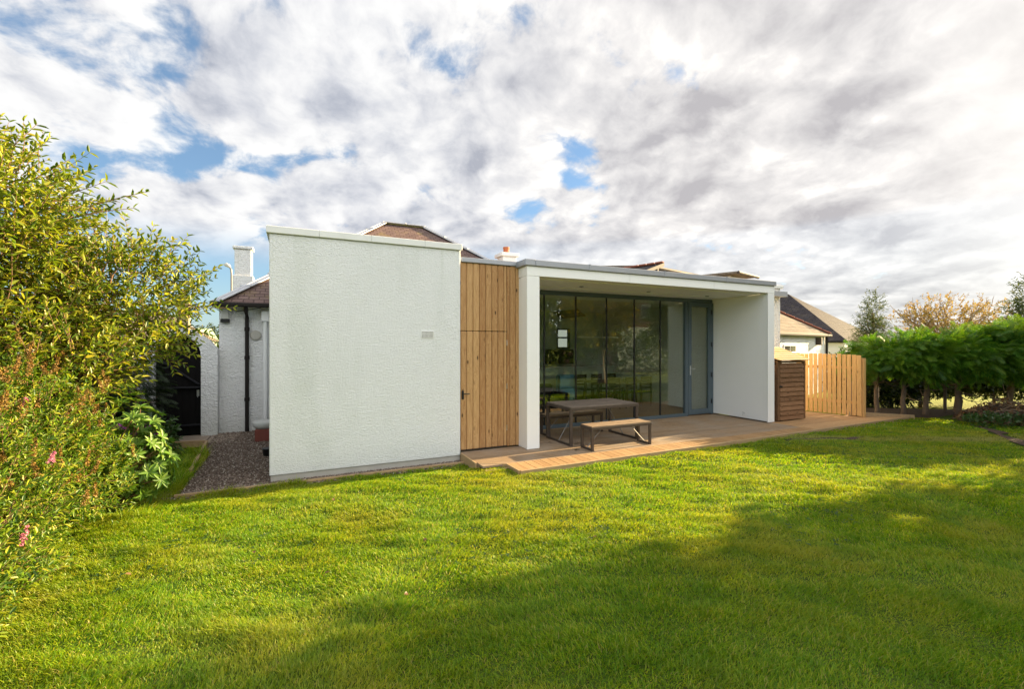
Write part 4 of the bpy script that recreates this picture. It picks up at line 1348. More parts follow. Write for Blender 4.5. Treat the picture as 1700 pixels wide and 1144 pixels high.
# pots by the side wall
PO = (-0.63, 10.75, -.16)
pt = empty('plant_pot', PO, 0, 'red terracotta trough by the side wall holding a grey stone bowl', 'pot')
MB(PO).box(-.78, -.45, 10.6, 10.9, -.15, .11, .02).build('trough', 'terracotta', pt)
MB(PO).lathe([(.14, .111), (.19, .17), (.205, .24), (.19, .26), (.16, .25)], (-.63, 10.75, 0), 18).build('bowl', 'grey_pot', pt, True)
bp = MB().lathe([(.07, 0), (.09, .14), (.1, .15), (.08, .15)], (0, 0, 0), 14).build('black_pot', 'black_metal', None, True)
bp.location = (-.47, 9.2, -.15); tag(bp, 'small black plastic pot on the gravel against the side wall', 'pot')

# ------------------------------------------------------------------ street lamp
SLP = (-1.05 - 1.5, 27.5, 0)
def at(px, D):
    X = (px - 850) * D / 755.0
    return (D * math.sin(R(CAM_YAW)) + X * math.cos(R(CAM_YAW)), D * math.cos(R(CAM_YAW)) - X * math.sin(R(CAM_YAW)))
def zat(py, D):
    return H_CAM + (572 - py) * D / 755.0
lx, ly = at(384.5, 28)
sl_ = empty('street_lamp', (lx, ly, -.2), 0, 'tall pale street lamp rising behind the bungalow roof', 'street lamp')
zt = zat(444, 28) + .2
mb = MB(); mb.tube([(0, 0, 0), (0, 0, 1.2)], .11, 10); mb.tube([(0, 0, 1.2), (0, 0, zt - .4), (-.03, .02, zt - .12), (-.12, .06, zt + .05)], [.075, .06, .055, .05], 10); mb.build('pole', 'steel_dull', sl_)
mb = MB(); mb.tube([(-.08, .04, zt + .02), (-.16, .08, zt + .10), (-.32, .16, zt + .18), (-.40, .2, zt + .18)], [.06, .11, .12, .05], 10); mb.build('lamp_head', 'grey_pot', sl_, True)

# ------------------------------------------------------------------ neighbouring houses
def hip_house(name, loc, rz, L, W, ze, zr, ridge, wallmat, roofmat, label, over=.3, ridge_mat=None):
    """rectangular house, local origin at its front right corner of the walls: x from -L to 0, y from 0 to W"""
    root = empty(name, loc, rz, label, 'house')
    MB().box(-L, 0, 0, W, -.3, ze - .02).build('wall', wallmat, root)
    a, b, c, d = -L - over, over, -over, W + over
    r = (L + 2 * over - ridge) / 2
    rp = [(a, c, ze), (b, c, ze), (b, d, ze), (a, d, ze), (a + r, (c + d) / 2, zr), (b - r, (c + d) / 2, zr)]
    mb = MB(); mb.poly(rp, [(0, 1, 5, 4), (1, 2, 5), (2, 3, 4, 5), (3, 0, 4), (0, 3, 2, 1)])
    ro = mb.build('roof', roofmat, root)
    if ridge_mat:
        mb = MB()
        for p, q in ((rp[0], rp[4]), (rp[1], rp[5]), (rp[4], rp[5])):
            p, q = Vector(p), Vector(q); n = max(2, int((q - p).length / .4))
            for i in range(n):
                s_, t_ = p.lerp(q, i / n), p.lerp(q, (i + .96) / n)
                mb.beam(s_ + Vector((0, 0, .03 + .015)), t_ + Vector((0, 0, .03)), .22, .09, bev=.03)
        mb.build('ridge_tile', ridge_mat, ro)
    mb = MB(); mb.box(a - .05, b + .05, c - .08, c + .02, ze - .11, ze - .004, .02); mb.build('gutter', 'gutter', root)
    return root


def add_window(root, x0, x1, z0, z1, y=0.0, bars=1):
    w = MB().box(x0, x1, y - .03, y + .05, z0, z1, .005).build('window', 'window_white', root)
    n = bars + 1
    s = (x1 - x0 - .06 * (n + 1)) / n
    mb = MB()
    for i in range(n):
        xa = x0 + .06 + i * (s + .06)
        mb.box(xa, xa + s, y - .036, y - .031, z0 + .06, z1 - .06)
    mb.build('pane', 'dark_glass', w)
    MB().box(x0 - .06, x1 + .06, y - .09, y - .002, z0 - .08, z0 - .002, .01).build('sill', 'concrete', w)


RZH = R(15)
# near right neighbour: white walls, tan hip roof with red ridge tiles
D1 = 20.5
c1 = at(1370, D1)
h1 = hip_house('neighbour_house', (c1[0], c1[1], 0), RZH, 8.2, 7.0, zat(555.5, D1), zat(555.5, D1) + 2.35, 1.6, 'harl_house', 'slate_tan',
               'white neighbouring bungalow with tan hipped roof just over the picket fence', .15, 'red_ridge')
add_window(h1, -5.0, -3.75, zat(584, D1), zat(567.5, D1) - .12)
mb = MB(); mb.box(-1.32, -1.17, -.22, 0, zat(573, D1), zat(561, D1), .01); mb.build('vent_box', 'fascia_brown', h1)
mb = MB(); mb.tube([(-.05, -.07, -.2), (-.05, -.07, zat(558, D1))], .05, 8); mb.build('downpipe', 'gutter', h1)
D2 = 27.0
c2_ = at(1402, D2)
h2 = hip_house('slate_roof_house', (c2_[0], c2_[1], 0), R(-75), 14.0, 9.0, zat(566, D2), 5.55, 5.0, 'harl_house', 'slate_dark',
               'neighbouring house with tall dark slate hipped roof behind the tan-roofed bungalow', .2)
D3 = 40.0
c3 = at(1432, D3)
h3 = hip_house('far_house', (c3[0], c3[1], 0), RZH, 8, 8.0, zat(558, D3), zat(508, 44), 3.0, 'harl_house', 'slate_dark',
               'distant dark roof peeping between the slate roof and the conifer', .3)

# house behind the flat roof: gable end, a long eave and a deep-eaved corner above the porch
g0 = at(1099, 19.0)
hb = empty('rear_house', (g0[0], g0[1], 0), RZH, 'house with red-ridged gable and deep-eaved roofs showing above the porch roof', 'house')
za_ = zat(436, 19.0)
mb = MB()
mb.box(-4.0, 0.0, .35, 7, 0, za_ - 1.45)
mb.prism([(-4.0, .35, za_ - 1.45), (0.0, .35, za_ - 1.45), (0.0, .35, za_ - .13), (-4.0, .35, za_ - 1.44)], (0, 6.65, 0))
mb.box(0.003, 5.3, .75, 6, 0, za_ - .42)
mb.box(5.303, 7.3, 0.55, 6, 0, za_ - .42)
mb.build('wall', 'white_paint', hb)
mb = MB(); sl4 = .33
mb.prism([(.06, -.05, za_ - .03), (-4.3, -.05, za_ - .03 - 4.3 * sl4), (-4.3, -.05, za_ - .13 - 4.3 * sl4), (.06, -.05, za_ - .13)], (0, 7.2, 0))
ra = mb.build('roof', 'slate_dark', hb)
mb = MB()
for i in range(18): mb.beam((.02, -.06 + i * .4, za_ + .01), (.02, .32 + i * .4, za_ + .01), .20, .10, bev=.04)
mb.build('ridge_tile', 'red_ridge', ra)
mb = MB(); mb.beam((.0, -.08, za_ - .09), (-4.2, -.08, za_ - .09 - 4.2 * sl4), .06, .13); mb.build('barge_board', 'fascia_brown', ra)
zg = za_ - .09
mb = MB(); mb.prism([(.10, .45, zg), (5.2, .45, zg), (5.2, .45, zg + .05), (.10, .45, zg + .05)], (0, 3.5, .45)); mb.build('roof', 'slate_tan', hb)
mb = MB(); mb.tube([(.10, .38, zg - .05), (5.1, .38, zg - .08)], .075, 8); mb.box(.10, 5.1, .42, .46, zg - .17, zg - .01); mb.build('gutter', 'fascia_brown', hb)
mb = MB(); mb.box(-.02, .10, .2, .34, za_ - 1.4, za_ - .16, .01); mb.build('downpipe', 'fascia_brown', hb)
mb = MB(); mb.beam((2.2, 2.6, zg + .34), (3.1, 2.6, zg + .52), .2, .12, bev=.03); mb.beam((3.12, 2.6, zg + .52), (4.0, 2.6, zg + .34), .2, .12, bev=.03); mb.build('ridge_tile', 'red_ridge', ra)
x6 = at(1224, 19.0); rot = Matrix.Rotation(-RZH, 3, 'Z')
e = rot @ Vector((x6[0] - g0[0], x6[1] - g0[1], 0)); ze4 = zat(450, 19.0)
mb = MB(); mb.prism([(e.x, e.y, ze4), (e.x + 1.95, e.y, ze4), (e.x + 1.95, e.y, ze4 - .10), (e.x, e.y, ze4 - .10)], (0, 7, .12)); mb.build('roof', 'slate_tan', hb)
mb = MB(); mb.tube([(e.x - .02, e.y - .05, ze4 - .06), (e.x + 1.98, e.y - .05, ze4 - .08)], .07, 8); mb.build('gutter', 'fascia_brown', hb)
mb = MB(); mb.box(e.x + .5, e.x + 1.6, e.y + .5, e.y + 6, 0, ze4 - .10); mb.build('wall', 'white_paint', hb)

# cottage left of the gate, mostly behind the shrubs
D5 = 24.0
c5 = at(345, D5)
h5 = hip_house('cottage', (c5[0] - .6, c5[1], 0), R(-8), 9.0, 7.0, zat(566, D5) , zat(520, 27), 5.0, 'white_paint', 'slate_tan', 'cottage with stone chimneys half hidden behind the large left shrub', .25)
px_, py_ = at(305, 23)
mb = MB(); 
h5.rotation_euler = (0, 0, 0)
ox, oy = h5.location.x, h5.location.y
mb.box(px_ - ox - .25, px_ - ox + .25, py_ - oy - .25, py_ - oy + .25, 1.5, zat(495, 23), .01)
mb.box(px_ - ox - .3, px_ - ox + .3, py_ - oy - .3, py_ - oy + .3, zat(495, 23) + .002, zat(491, 23), .01)
s5 = mb.build('chimney', 'sandstone', h5)
MB().lathe([(.12, 0), (.11, .25), (.13, .27), (.09, .27)], (px_ - ox, py_ - oy, zat(491, 23)), 12).build('chimney_pot', 'sandstone', s5)
px_, py_ = at(138, 22)
mb = MB(); mb.box(px_ - ox - .3, px_ - ox + .3, py_ - oy - .3, py_ - oy + .3, 2.0, zat(393, 22), .01); mb.build('chimney', 'sandstone', h5)
px_, py_ = at(177, 22)
mb = MB(); zb = zat(420, 22); za = zat(328, 22)
q = (px_ - ox, py_ - oy)
mb.tube([(q[0], q[1], zb - 2), (q[0], q[1], za)], .018, 5); mb.tube([(q[0] - .3, q[1], za - .1), (q[0] + .5, q[1], za - .14)], .014, 5)
for i in range(7): mb.tube([(q[0] - .28 + i * .12, q[1] - .25, za - .1 - i * .005), (q[0] - .28 + i * .12, q[1] + .25, za - .1 - i * .005)], .008, 4)
mb.build('tv_aerial', 'steel_dull', h5)

# brick house behind the photographer (seen mirrored in the glass)
bh = hip_house('brick_house', (21.3, -9.5, 0), R(180), 11.5, 8.0, 6.2, 9.0, 5.0, 'brick_wall', 'slate_dark', 'red brick two-storey house mirrored in the porch glass')
add_window(bh, -3.7, -2.2, 3.9, 4.85); add_window(bh, -8.2, -6.6, 3.9, 4.85); add_window(bh, -3.7, -2.2, 1.6, 2.9); add_window(bh, -8.2, -6.6, 1.6, 2.9)
MB().box(-11.52, -.0, -.03, -.001, 0, 3.15).build('rendered_base', 'white_paint', bh)


# ------------------------------------------------------------------ vegetation
def tree(name, loc, trunk_r, trunk_h, ells, nleaf, leaf, mat, label, group=None, nlimbs=10, barkm='bark', twiggy=0, shell=.25, lw=.55, cat='tree', lean=(0, 0)):
    root = empty(name, loc, 0, label, cat, group)
    mb = MB()
    top = Vector((lean[0], lean[1], trunk_h))
    mb.tube([(0, 0, -.25), (0, 0, .05)] + limb_path((0, 0, .06), top, 5, 0, .05)[1:], [trunk_r * 1.3, trunk_r * 1.1] + [trunk_r * (1 - .1 * i) for i in range(1, 6)], 9)
    ends, _ = in_ellipsoids(ells, nlimbs, .35)
    for e_ in ends:
        st = Vector((lean[0], lean[1], 0)) * .8 + Vector((0, 0, trunk_h * random.uniform(.55, .98)))
        mb.tube(limb_path(st, e_, 5, .06, .25), [trunk_r * .42, trunk_r * .34, trunk_r * .27, trunk_r * .2, trunk_r * .13, trunk_r * .07], 6)
        for _ in range(twiggy):
            b_ = Vector(e_) + Vector(rand_dirs(1)[0]) * random.uniform(.3, .9) * ells[0][1][0] * .5
            st2 = st.lerp(Vector(e_), random.uniform(.5, 1))
            mb.tube(limb_path(st2, b_, 3, .03, .3), [trunk_r * .14, trunk_r * .1, trunk_r * .07, trunk_r * .03], 4)
    mb.build('trunk', barkm, root, True)
    ntw = nleaf // 10
    Pp, out_ = in_ellipsoids(ells, ntw, shell)
    dd = nrmz(out_ * .7 + rand_dirs(ntw) * .7 + np.array([0, 0, .25]))
    V, Q = twig_leaves(Pp, dd, rng.uniform(2.2, 4.6, ntw) * leaf, 5, leaf, lw, jit=.35)
    np_mesh('crown', V, Q, mat, root)
    return root


# conifer hedge: each tree a trunk and a crown of drooping flat sprays
def spray_template(n=6):
    V, Q = [], []
    def q(a, b, w):
        a, b = np.array(a), np.array(b)
        d = (b - a); s = np.array([-d[1], d[0], 0]); s = s / np.linalg.norm(s) * w
        i = len(V)
        V.extend([a - s * .6, a + s * .6, b + s * .5, b - s * .5]); Q.append((i, i + 1, i + 2, i + 3))
    q((0, 0, 0), (.5, 0, .03), .025); q((.5, 0, .03), (1.0, 0, -.12), .025)
    for i in range(n):
        t = .12 + .8 * i / n
        z = .03 * math.sin(t * 3) - .12 * max(0, t - .5) * 2
        l = .42 * (1 - t * .62)
        for s in (-1, 1):
            q((t, 0, z), (t + l * .75, s * l * .55, z - .05 - .03 * i / n), .026)
            q((t + l * .35, s * l * .3, z - .02), (t + l * .85, s * l * .16, z - .06), .022)
    return np.array(V, float), np.array(Q)


SPV, SPQ = spray_template()


def hedge_tree(x, y, tr, ztop, zbot, rad, nspray, label, group, fork=True, crown_dir=(0, 0)):
    root = empty('hedge_tree', (x, y, -.1), 0, label, 'tree', group)
    mb = MB()
    ph = limb_path((0, 0, -.15), (random.uniform(-.06, .06), random.uniform(-.06, .06), ztop - .25), 7, 0, .06)
    mb.tube(ph, [tr * 1.25, tr, tr * .95, tr * .9, tr * .8, tr * .65, tr * .45, tr * .2], 10)
    if fork:
        s = random.choice((-1, 1))
        mb.tube([(0, 0, .75), (s * .14, -.1, .85), (s * .30, -.14, 1.05), (s * .36, -.12, 1.4), (s * .3, -.1, 1.7)], [tr * .5, tr * .46, tr * .42, tr * .35, tr * .2], 7)
        for i in range(6):
            a = random.uniform(0, 6.28); z0 = random.uniform(.5, 1.3); l = random.uniform(.4, .9)
            mb.tube([(0, 0, z0), (math.cos(a) * l * .5, math.sin(a) * l * .5, z0 - .05 + random.uniform(-.1, .12)), (math.cos(a) * l, math.sin(a) * l, z0 + random.uniform(-.1, .4))], [.016, .011, .005], 5)
    mb.build('trunk', 'bark', root, True)
    zc, rz = (ztop + zbot) / 2, (ztop - zbot) / 2
    nc = 46
    uc = rand_dirs(nc)
    rc = (rng.random(nc) * .6 + .4) ** .6
    Cc = uc * np.array([rad, rad, rz]) * rc[:, None]
    n = nspray
    w = rng.integers(0, nc, n)
    u = nrmz(uc[w] * .9 + rand_dirs(n) * .75)
    Pp = Cc[w] + rand_dirs(n) * (rng.random(n) ** .5 * .24)[:, None] + np.array([crown_dir[0], crown_dir[1], zc + .1])
    hdir = np.stack([u[:, 0], u[:, 1], np.zeros(n)], 1)
    dd = nrmz(hdir + rand_dirs(n) * .45 + np.array([0, 0, -.25]) + np.where(u[:, 2:3] > .4, 1, 0) * np.array([0, 0, .6]))
    nn = np.array([0, 0, 1.0]) + rng.normal(size=(n, 3)) * .5
    V, Q = scatter(SPV, SPQ, Pp, dd, nn, rng.uniform(.20, .46, n) * np.where(u[:, 2] < -.4, 1.15, 1.0))
    np_mesh('crown', V, Q, 'leaf_hedge', root)
    return root


hedge_g = 'conifer hedge trees along the garden edge'
hedge_spots = [
    (14.62, 7.12, .060, 1.92, 1.12, .90, 'hedge conifer with straight trunk next to the grey post, first from the picket fence'),
    (14.99, 6.68, .060, 1.94, 1.10, .88, 'hedge conifer with trunk at the end of the timber kerb, second from the picket fence'),
    (15.62, 6.44, .065, 2.0, 1.08, .92, 'hedge conifer in the middle of the row with forked trunk, third from the picket fence'),
    (16.34, 6.02, .070, 2.12, 1.0, .98, 'hedge conifer with thick trunk beside the iron post, fourth from the picket fence'),
    (17.25, 5.34, .075, 2.34, .95, 1.02, 'hedge conifer with trunk rising behind the brush pile'),
    (17.0, 6.3, .06, 2.15, 1.2, .9, 'hedge conifer in the second row behind the iron post'),
    (18.1, 4.75, .09, 2.5, .9, 1.05, 'hedge conifer at the far right edge of the photo'),
]
for (x, y, tr, zt_, zb_, rad, lab) in hedge_spots:
    hedge_tree(x, y, tr, zt_, zb_, rad, 1650, lab, hedge_g, True, (-.15, -.30))
for (x, y) in ((18.9, 3.6), (19.4, 2.4), (19.8, 1.1)):
    hedge_tree(x, y, .1, 2.8, .5, 1.15, 700, 'hedge conifer outside the frame on the right', hedge_g, False)

# undergrowth behind the trunks, broken so that the lit field shows through
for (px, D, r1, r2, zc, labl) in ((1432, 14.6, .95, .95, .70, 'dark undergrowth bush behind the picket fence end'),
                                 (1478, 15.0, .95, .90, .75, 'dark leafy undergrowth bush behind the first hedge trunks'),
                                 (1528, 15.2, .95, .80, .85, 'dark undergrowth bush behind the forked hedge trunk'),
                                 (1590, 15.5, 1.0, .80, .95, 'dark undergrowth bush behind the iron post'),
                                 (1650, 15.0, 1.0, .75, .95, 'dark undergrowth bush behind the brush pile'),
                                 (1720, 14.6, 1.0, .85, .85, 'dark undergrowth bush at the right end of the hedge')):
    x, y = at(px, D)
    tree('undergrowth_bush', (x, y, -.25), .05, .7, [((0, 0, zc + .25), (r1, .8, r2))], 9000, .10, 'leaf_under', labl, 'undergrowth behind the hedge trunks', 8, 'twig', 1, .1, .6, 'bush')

# trees beyond the hedge
ax, ay = at(1572, 21)
tree('autumn_tree', (ax, ay, -.25), .16, 2.2, [((0, 0, 3.25), (1.9, 1.5, 1.15)), ((1.7, -.6, 3.15), (1.2, 1.2, 1.0)), ((-1.4, .4, 3.0), (1.1, 1.1, .95))], 5600, .10, 'leaf_autumn', 'spreading thin tree with orange-brown autumn leaves above the hedge', None, 34, 'bark_pale', 5, .1, .5)
ax, ay = at(1449, 23)
def conifer(loc, h, r, nspray, label, mat='leaf_pine', zb=.25):
    root = empty('pine_tree', loc, 0, label, 'tree')
    mb = MB(); mb.tube([(0, 0, -.2), (.03, 0, h * .5), (.0, .04, h)], [.11, .08, .015], 8)
    n = nspray
    t = rng.random(n) ** .8 * (1 - zb) + zb
    az = rng.uniform(0, 6.28, n)
    env = r * (1 - t) ** .75 + .06
    rr = env * rng.uniform(.2, 1.15, n)
    P_ = np.stack([np.cos(az) * rr, np.sin(az) * rr, t * h], 1)
    dd = np.stack([np.cos(az), np.sin(az), np.full(n, .55)], 1) + rng.normal(size=(n, 3)) * .35
    nn = np.array([0, 0, 1.]) + rng.normal(size=(n, 3)) * .6
    for i in range(0, n, 5):
        mb.tube([(0, 0, t[i] * h - .1), tuple(P_[i])], [.018, .006], 4, False)
    mb.build('trunk', 'bark', root)
    V, Q = scatter(SPV, SPQ, P_, dd, nn, rng.uniform(.22, .42, n), rng.uniform(.18, .3, n))
    np_mesh('crown', V, Q, mat, root)
    return root
hp = zat(489, 23) + .25
tree('pine_tree', (ax, ay, -.25), .10, hp * .8, [((.05, 0, hp * .86), (.38, .38, hp * .15)), ((-.25, .1, hp * .66), (.55, .5, hp * .13)), ((.40, -.1, hp * .60), (.5, .5, hp * .12)), ((-.55, 0, hp * .48), (.6, .5, hp * .12))], 6000, .10, 'leaf_pine', 'small ragged green tree between the slate roof and the autumn tree', None, 16, 'bark', 3, .1, .3)
ax, ay = at(1716, 15.5); hp = zat(462, 15.5) + .3
tree('pine_tree', (ax, ay, -.25), .10, hp * .85, [((0, 0, hp * .82), (.55, .5, hp * .17)), ((-.45, .1, hp * .64), (.55, .5, hp * .14)), ((.5, 0, hp * .6), (.6, .5, hp * .15))], 4500, .11, 'leaf_pine', 'pale feathery tree at the right edge above the hedge', None, 16, 'bark', 3, .1, .28)

# tall trees off to the right and behind: they shade the lawn and are mirrored in the glass
tree('tall_tree', (17.2, 1.9, -.2), .22, 3.2, [((0, 0, 4.6), (1.9, 1.75, 2.7)), ((0, -1.0, 3.4), (1.6, 1.6, 1.8))], 30000, .16, 'leaf_green', 'tall green tree outside the frame on the right, shading the lawn', 'tall trees round the lawn', 14)
tree('tall_tree', (13.6, -1.0, -.2), .2, 3.0, [((0, 0, 4.6), (1.9, 1.7, 2.5))], 13000, .15, 'leaf_gold', 'tall golden tree mirrored in the middle glass panels', 'tall trees round the lawn', 14)
tree('tall_tree', (11.3, -5.6, -.2), .25, 2.6, [((0, 0, 3.9), (2.0, 1.6, 3.4))], 11000, .18, 'leaf_green', 'dark green tree mirrored in the leftmost glass panels', 'tall trees round the lawn', 14)
tree('tall_tree', (14.6, -6.4, -.2), .25, 2.6, [((0, 0, 3.9), (2.2, 1.6, 3.2))], 11000, .18, 'leaf_green', 'dark green tree mirrored behind the golden tree', 'tall trees round the lawn', 14)
tree('tall_tree', (4.6, -7.5, -.2), .25, 2.6, [((0, 0, 3.8), (2.8, 1.8, 3.2))], 9000, .2, 'leaf_green', 'broad green tree behind the photographer', 'tall trees round the lawn', 14)
tree('garden_hedge', (17.5, -5.0, -.2), .05, .8, [((-3.4, 0, 1.5), (2.4, .7, 1.6)), ((-6.8, 0, 1.5), (2.4, .7, 1.6)), ((0, 0, 1.5), (2.4, .7, 1.6)), ((3.4, .2, 1.5), (2.4, .7, 1.6))], 16000, .14, 'leaf_green', 'clipped green hedge in front of the brick house mirrored in the glass', None, 10, 'twig', 0, .3, .6, 'hedge')
# far trees behind the garden wall on the left
ax, ay = at(352, 34)
tree('far_tree', (ax, ay, -.2), .2, 2.0, [((0, 0, 2.3), (1.3, 1.2, 1.0))], 2600, .16, 'leaf_under', 'small dark round tree far behind the garden wall', None, 8)
ax, ay = at(325, 32)
gb = empty('garden_shed', (ax, ay, -.2), R(-20), 'pale green shed roof far behind the garden wall', 'shed')
MB().box(-1.0, 1.0, -.8, .8, 0, 2.3).build('wall', 'grey_green', gb); 
MB().prism([(-1.1, -.9, 2.3), (1.1, -.9, 2.3), (.55, -.9, zat(545, 32) + .2), (-.55, -.9, zat(545, 32) + .2)], (0, 1.8, 0)).build('roof', 'grey_green', gb)
ax, ay = at(356, 14.5)
tree('bright_shrub', (ax, ay, -.2), .04, .9, [((0, 0, 1.55), (.75, .6, .75))], 1800, .09, 'leaf_elder', 'bright yellow-green shrub over the wall beside the gate arch', None, 8, 'twig', 0, .2, .5, 'shrub')


# ------------------------------------------------------------------ left-hand shrubs
def shrub(name, base, ells, ntwig, twig_len, pairs, leaf, lw, mat, label, nlimb, limb_r=.02, up=.35, shell=.3, tw_r=.004, drawn=1.0, ztwig_min=-9, outward=.8, cat='shrub', bm='twig'):
    root = empty(name, base, 0, label, cat)
    Bv = np.array(base)
    P_, out_ = in_ellipsoids(ells, ntwig, shell)
    k = P_[:, 2] > ztwig_min
    P_, out_ = P_[k], out_[k]
    n = len(P_)
    P_ = P_ - Bv
    d = nrmz(out_ * outward + rand_dirs(n) * .5 + np.array([0, 0, up]))
    ln = rng.uniform(*twig_len, n)
    V, Q = twig_leaves(P_, d, ln, pairs, leaf, lw)
    ok = V.reshape(-1, 6, 3)[:, :, 2].min(1) > -.02
    np_mesh('foliage', V, Q.reshape(-1, 2, 4)[ok].reshape(-1, 4), mat, root)
    mb = MB()
    idx = rng.choice(n, size=min(n, int(n * drawn)), replace=False)
    twig_tubes(mb, P_[idx], d[idx], ln[idx], tw_r)
    for i in rng.choice(n, size=min(n, nlimb), replace=False):
        st = Vector((rng.normal(0, .12), rng.normal(0, .12), 0))
        pts = limb_path(st, P_[i], 6, .10, .18)
        mb.tube(pts, [limb_r * (1 - .13 * j) for j in range(7)], 5, False)
    mb.build('stem', bm, root)
    return root, P_, d, ln


# tall elder-like shrub
eld, eP, eD, eL = shrub('elder_shrub', (-2.95, 6.95, -.15),
                        [((-3.0, 6.95, 2.30), (.98, 1.0, 1.10)), ((-2.95, 6.65, 3.22), (.66, .75, .75)), ((-1.95, 7.25, 2.45), (.70, .65, .58)), ((-1.95, 7.3, 1.92), (.52, .45, .22)), ((-3.6, 6.2, 2.6), (.9, .9, 1.2)), ((-2.55, 6.7, 1.55), (.75, .65, .6))],
                        2500, (.24, .60), 7, .082, .40, 'leaf_elder', 'tall yellow-green shrub with dark seed heads at the left edge', 46, .022, .40, .25, .0045)
# long shoots reaching out of the crown
def shoots():
    Pn, dn, ln = [], [], []
    for (px, py, D, dx_, dz_) in ((62, 205, 4.9, .5, .8), (20, 225, 4.8, .3, .9), (150, 285, 5.2, .7, .5), (245, 318, 5.5, .8, .4), (225, 345, 5.4, .8, .3), (180, 300, 5.3, .7, .5), (312, 405, 5.9, .9, .25), (290, 430, 5.8, .9, .15), (318, 452, 6.0, .95, .1), (300, 480, 5.9, .9, .0), (335, 545, 6.2, .95, -.05), (350, 552, 6.2, .95, .1), (300, 560, 6.0, .9, -.1), (330, 590, 6.1, .9, -.25), (300, 602, 6.0, .9, -.3), (270, 400, 5.7, .85, .35), (120, 262, 5.0, .6, .6), (265, 520, 5.8, .9, .0), (255, 575, 5.7, .9, -.15)):
        x, y = at(px, D); z = zat(py, D)
        d = np.array([dx_, .1, dz_]); d = d / np.linalg.norm(d)
        l = rng.uniform(.55, .8)
        Pn.append(np.array([x, y, z]) - d * l - np.array((-2.95, 6.95, -.15))); dn.append(d); ln.append(l)
    Pn, dn, ln = np.array(Pn), np.array(dn), np.array(ln)
    V, Q = twig_leaves(Pn, dn, ln, 11, .10, .40, jit=.2)
    np_mesh('foliage', V, Q, 'leaf_elder', eld)
    mb = MB(); twig_tubes(mb, Pn, dn, ln, .007)
    for p in Pn: mb.tube(limb_path((0, 0, .3), p, 7, .08, .12), [.02, .018, .016, .013, .011, .009, .008, .007], 5, False)
    mb.build('stem', 'twig', eld)
shoots()
# dark seed heads (flat clusters) at some outer twig ends
sel = rng.choice(len(eP), 46, replace=False)
Vs, Qs, b_ = [], [], 0
for i in sel:
    tip = eP[i] + nrmz(eD[i]) * eL[i]
    m_ = 46
    p = tip + rng.normal(size=(m_, 3)) * np.array([.05, .05, .028])
    V, Q = scatter(LEAF_V, LEAF_Q, p, rand_dirs(m_), rand_dirs(m_), rng.uniform(.012, .022, m_))
    Vs.append(V); Qs.append(Q + b_); b_ += len(V)
np_mesh('seed_head', np.concatenate(Vs), np.concatenate(Qs), 'seed_dark', eld)

# spirea with orange-brown spikes
spi, sP, sD, sL = shrub('spirea_shrub', (-2.5, 5.6, -.15),
                        [((-2.55, 5.9, .75), (.72, .85, .95)), ((-2.45, 5.1, .55), (.62, .8, .80)), ((-2.25, 4.45, .25), (.50, .65, .55)), ((-2.15, 3.75, .1), (.45, .5, .40)), ((-3.1, 5.2, .9), (.8, .9, .9)), ((-2.15, 6.3, .35), (.45, .55, .45))],
                        3900, (.16, .36), 9, .050, .36, 'leaf_spirea', 'dense green shrub with orange-brown flower spikes beside the lawn', 90, .012, .55, .3, .003, .6)
tips = sP + nrmz(sD) * sL[:, None]
wt_ = np.clip(tips[:, 2] - .35, .0, 2) + .03
sel = rng.choice(len(tips), 320, replace=False, p=wt_ / wt_.sum())
Vs, Qs, b_ = [], [], 0
Vp, Qp, bp_ = [], [], 0
for j, i in enumerate(sel):
    ax_ = nrmz(np.array([rng.normal(0, .25), rng.normal(0, .25), 1.0]))
    hgt = rng.uniform(.09, .19); m_ = 130
    t = rng.random(m_)
    rad = .024 * (1 - t * .75) * np.sqrt(rng.random(m_)) * rng.uniform(.8, 1.4)
    az = rng.uniform(0, 6.28, m_)
    p = tips[i] + ax_ * (t * hgt)[:, None] + np.stack([np.cos(az) * rad, np.sin(az) * rad, np.zeros(m_)], 1)
    V, Q = scatter(LEAF_V, LEAF_Q, p, rand_dirs(m_) + ax_ * .5, rand_dirs(m_), rng.uniform(.010, .018, m_))
    if j % 30 == 5:
        Vp.append(V); Qp.append(Q + bp_); bp_ += len(V)
    else:
        Vs.append(V); Qs.append(Q + b_); b_ += len(V)
np_mesh('flower_spike', np.concatenate(Vs), np.concatenate(Qs), 'seed_orange', spi)
np_mesh('pink_flower', np.concatenate(Vp), np.concatenate(Qp), 'petal_pink', spi)


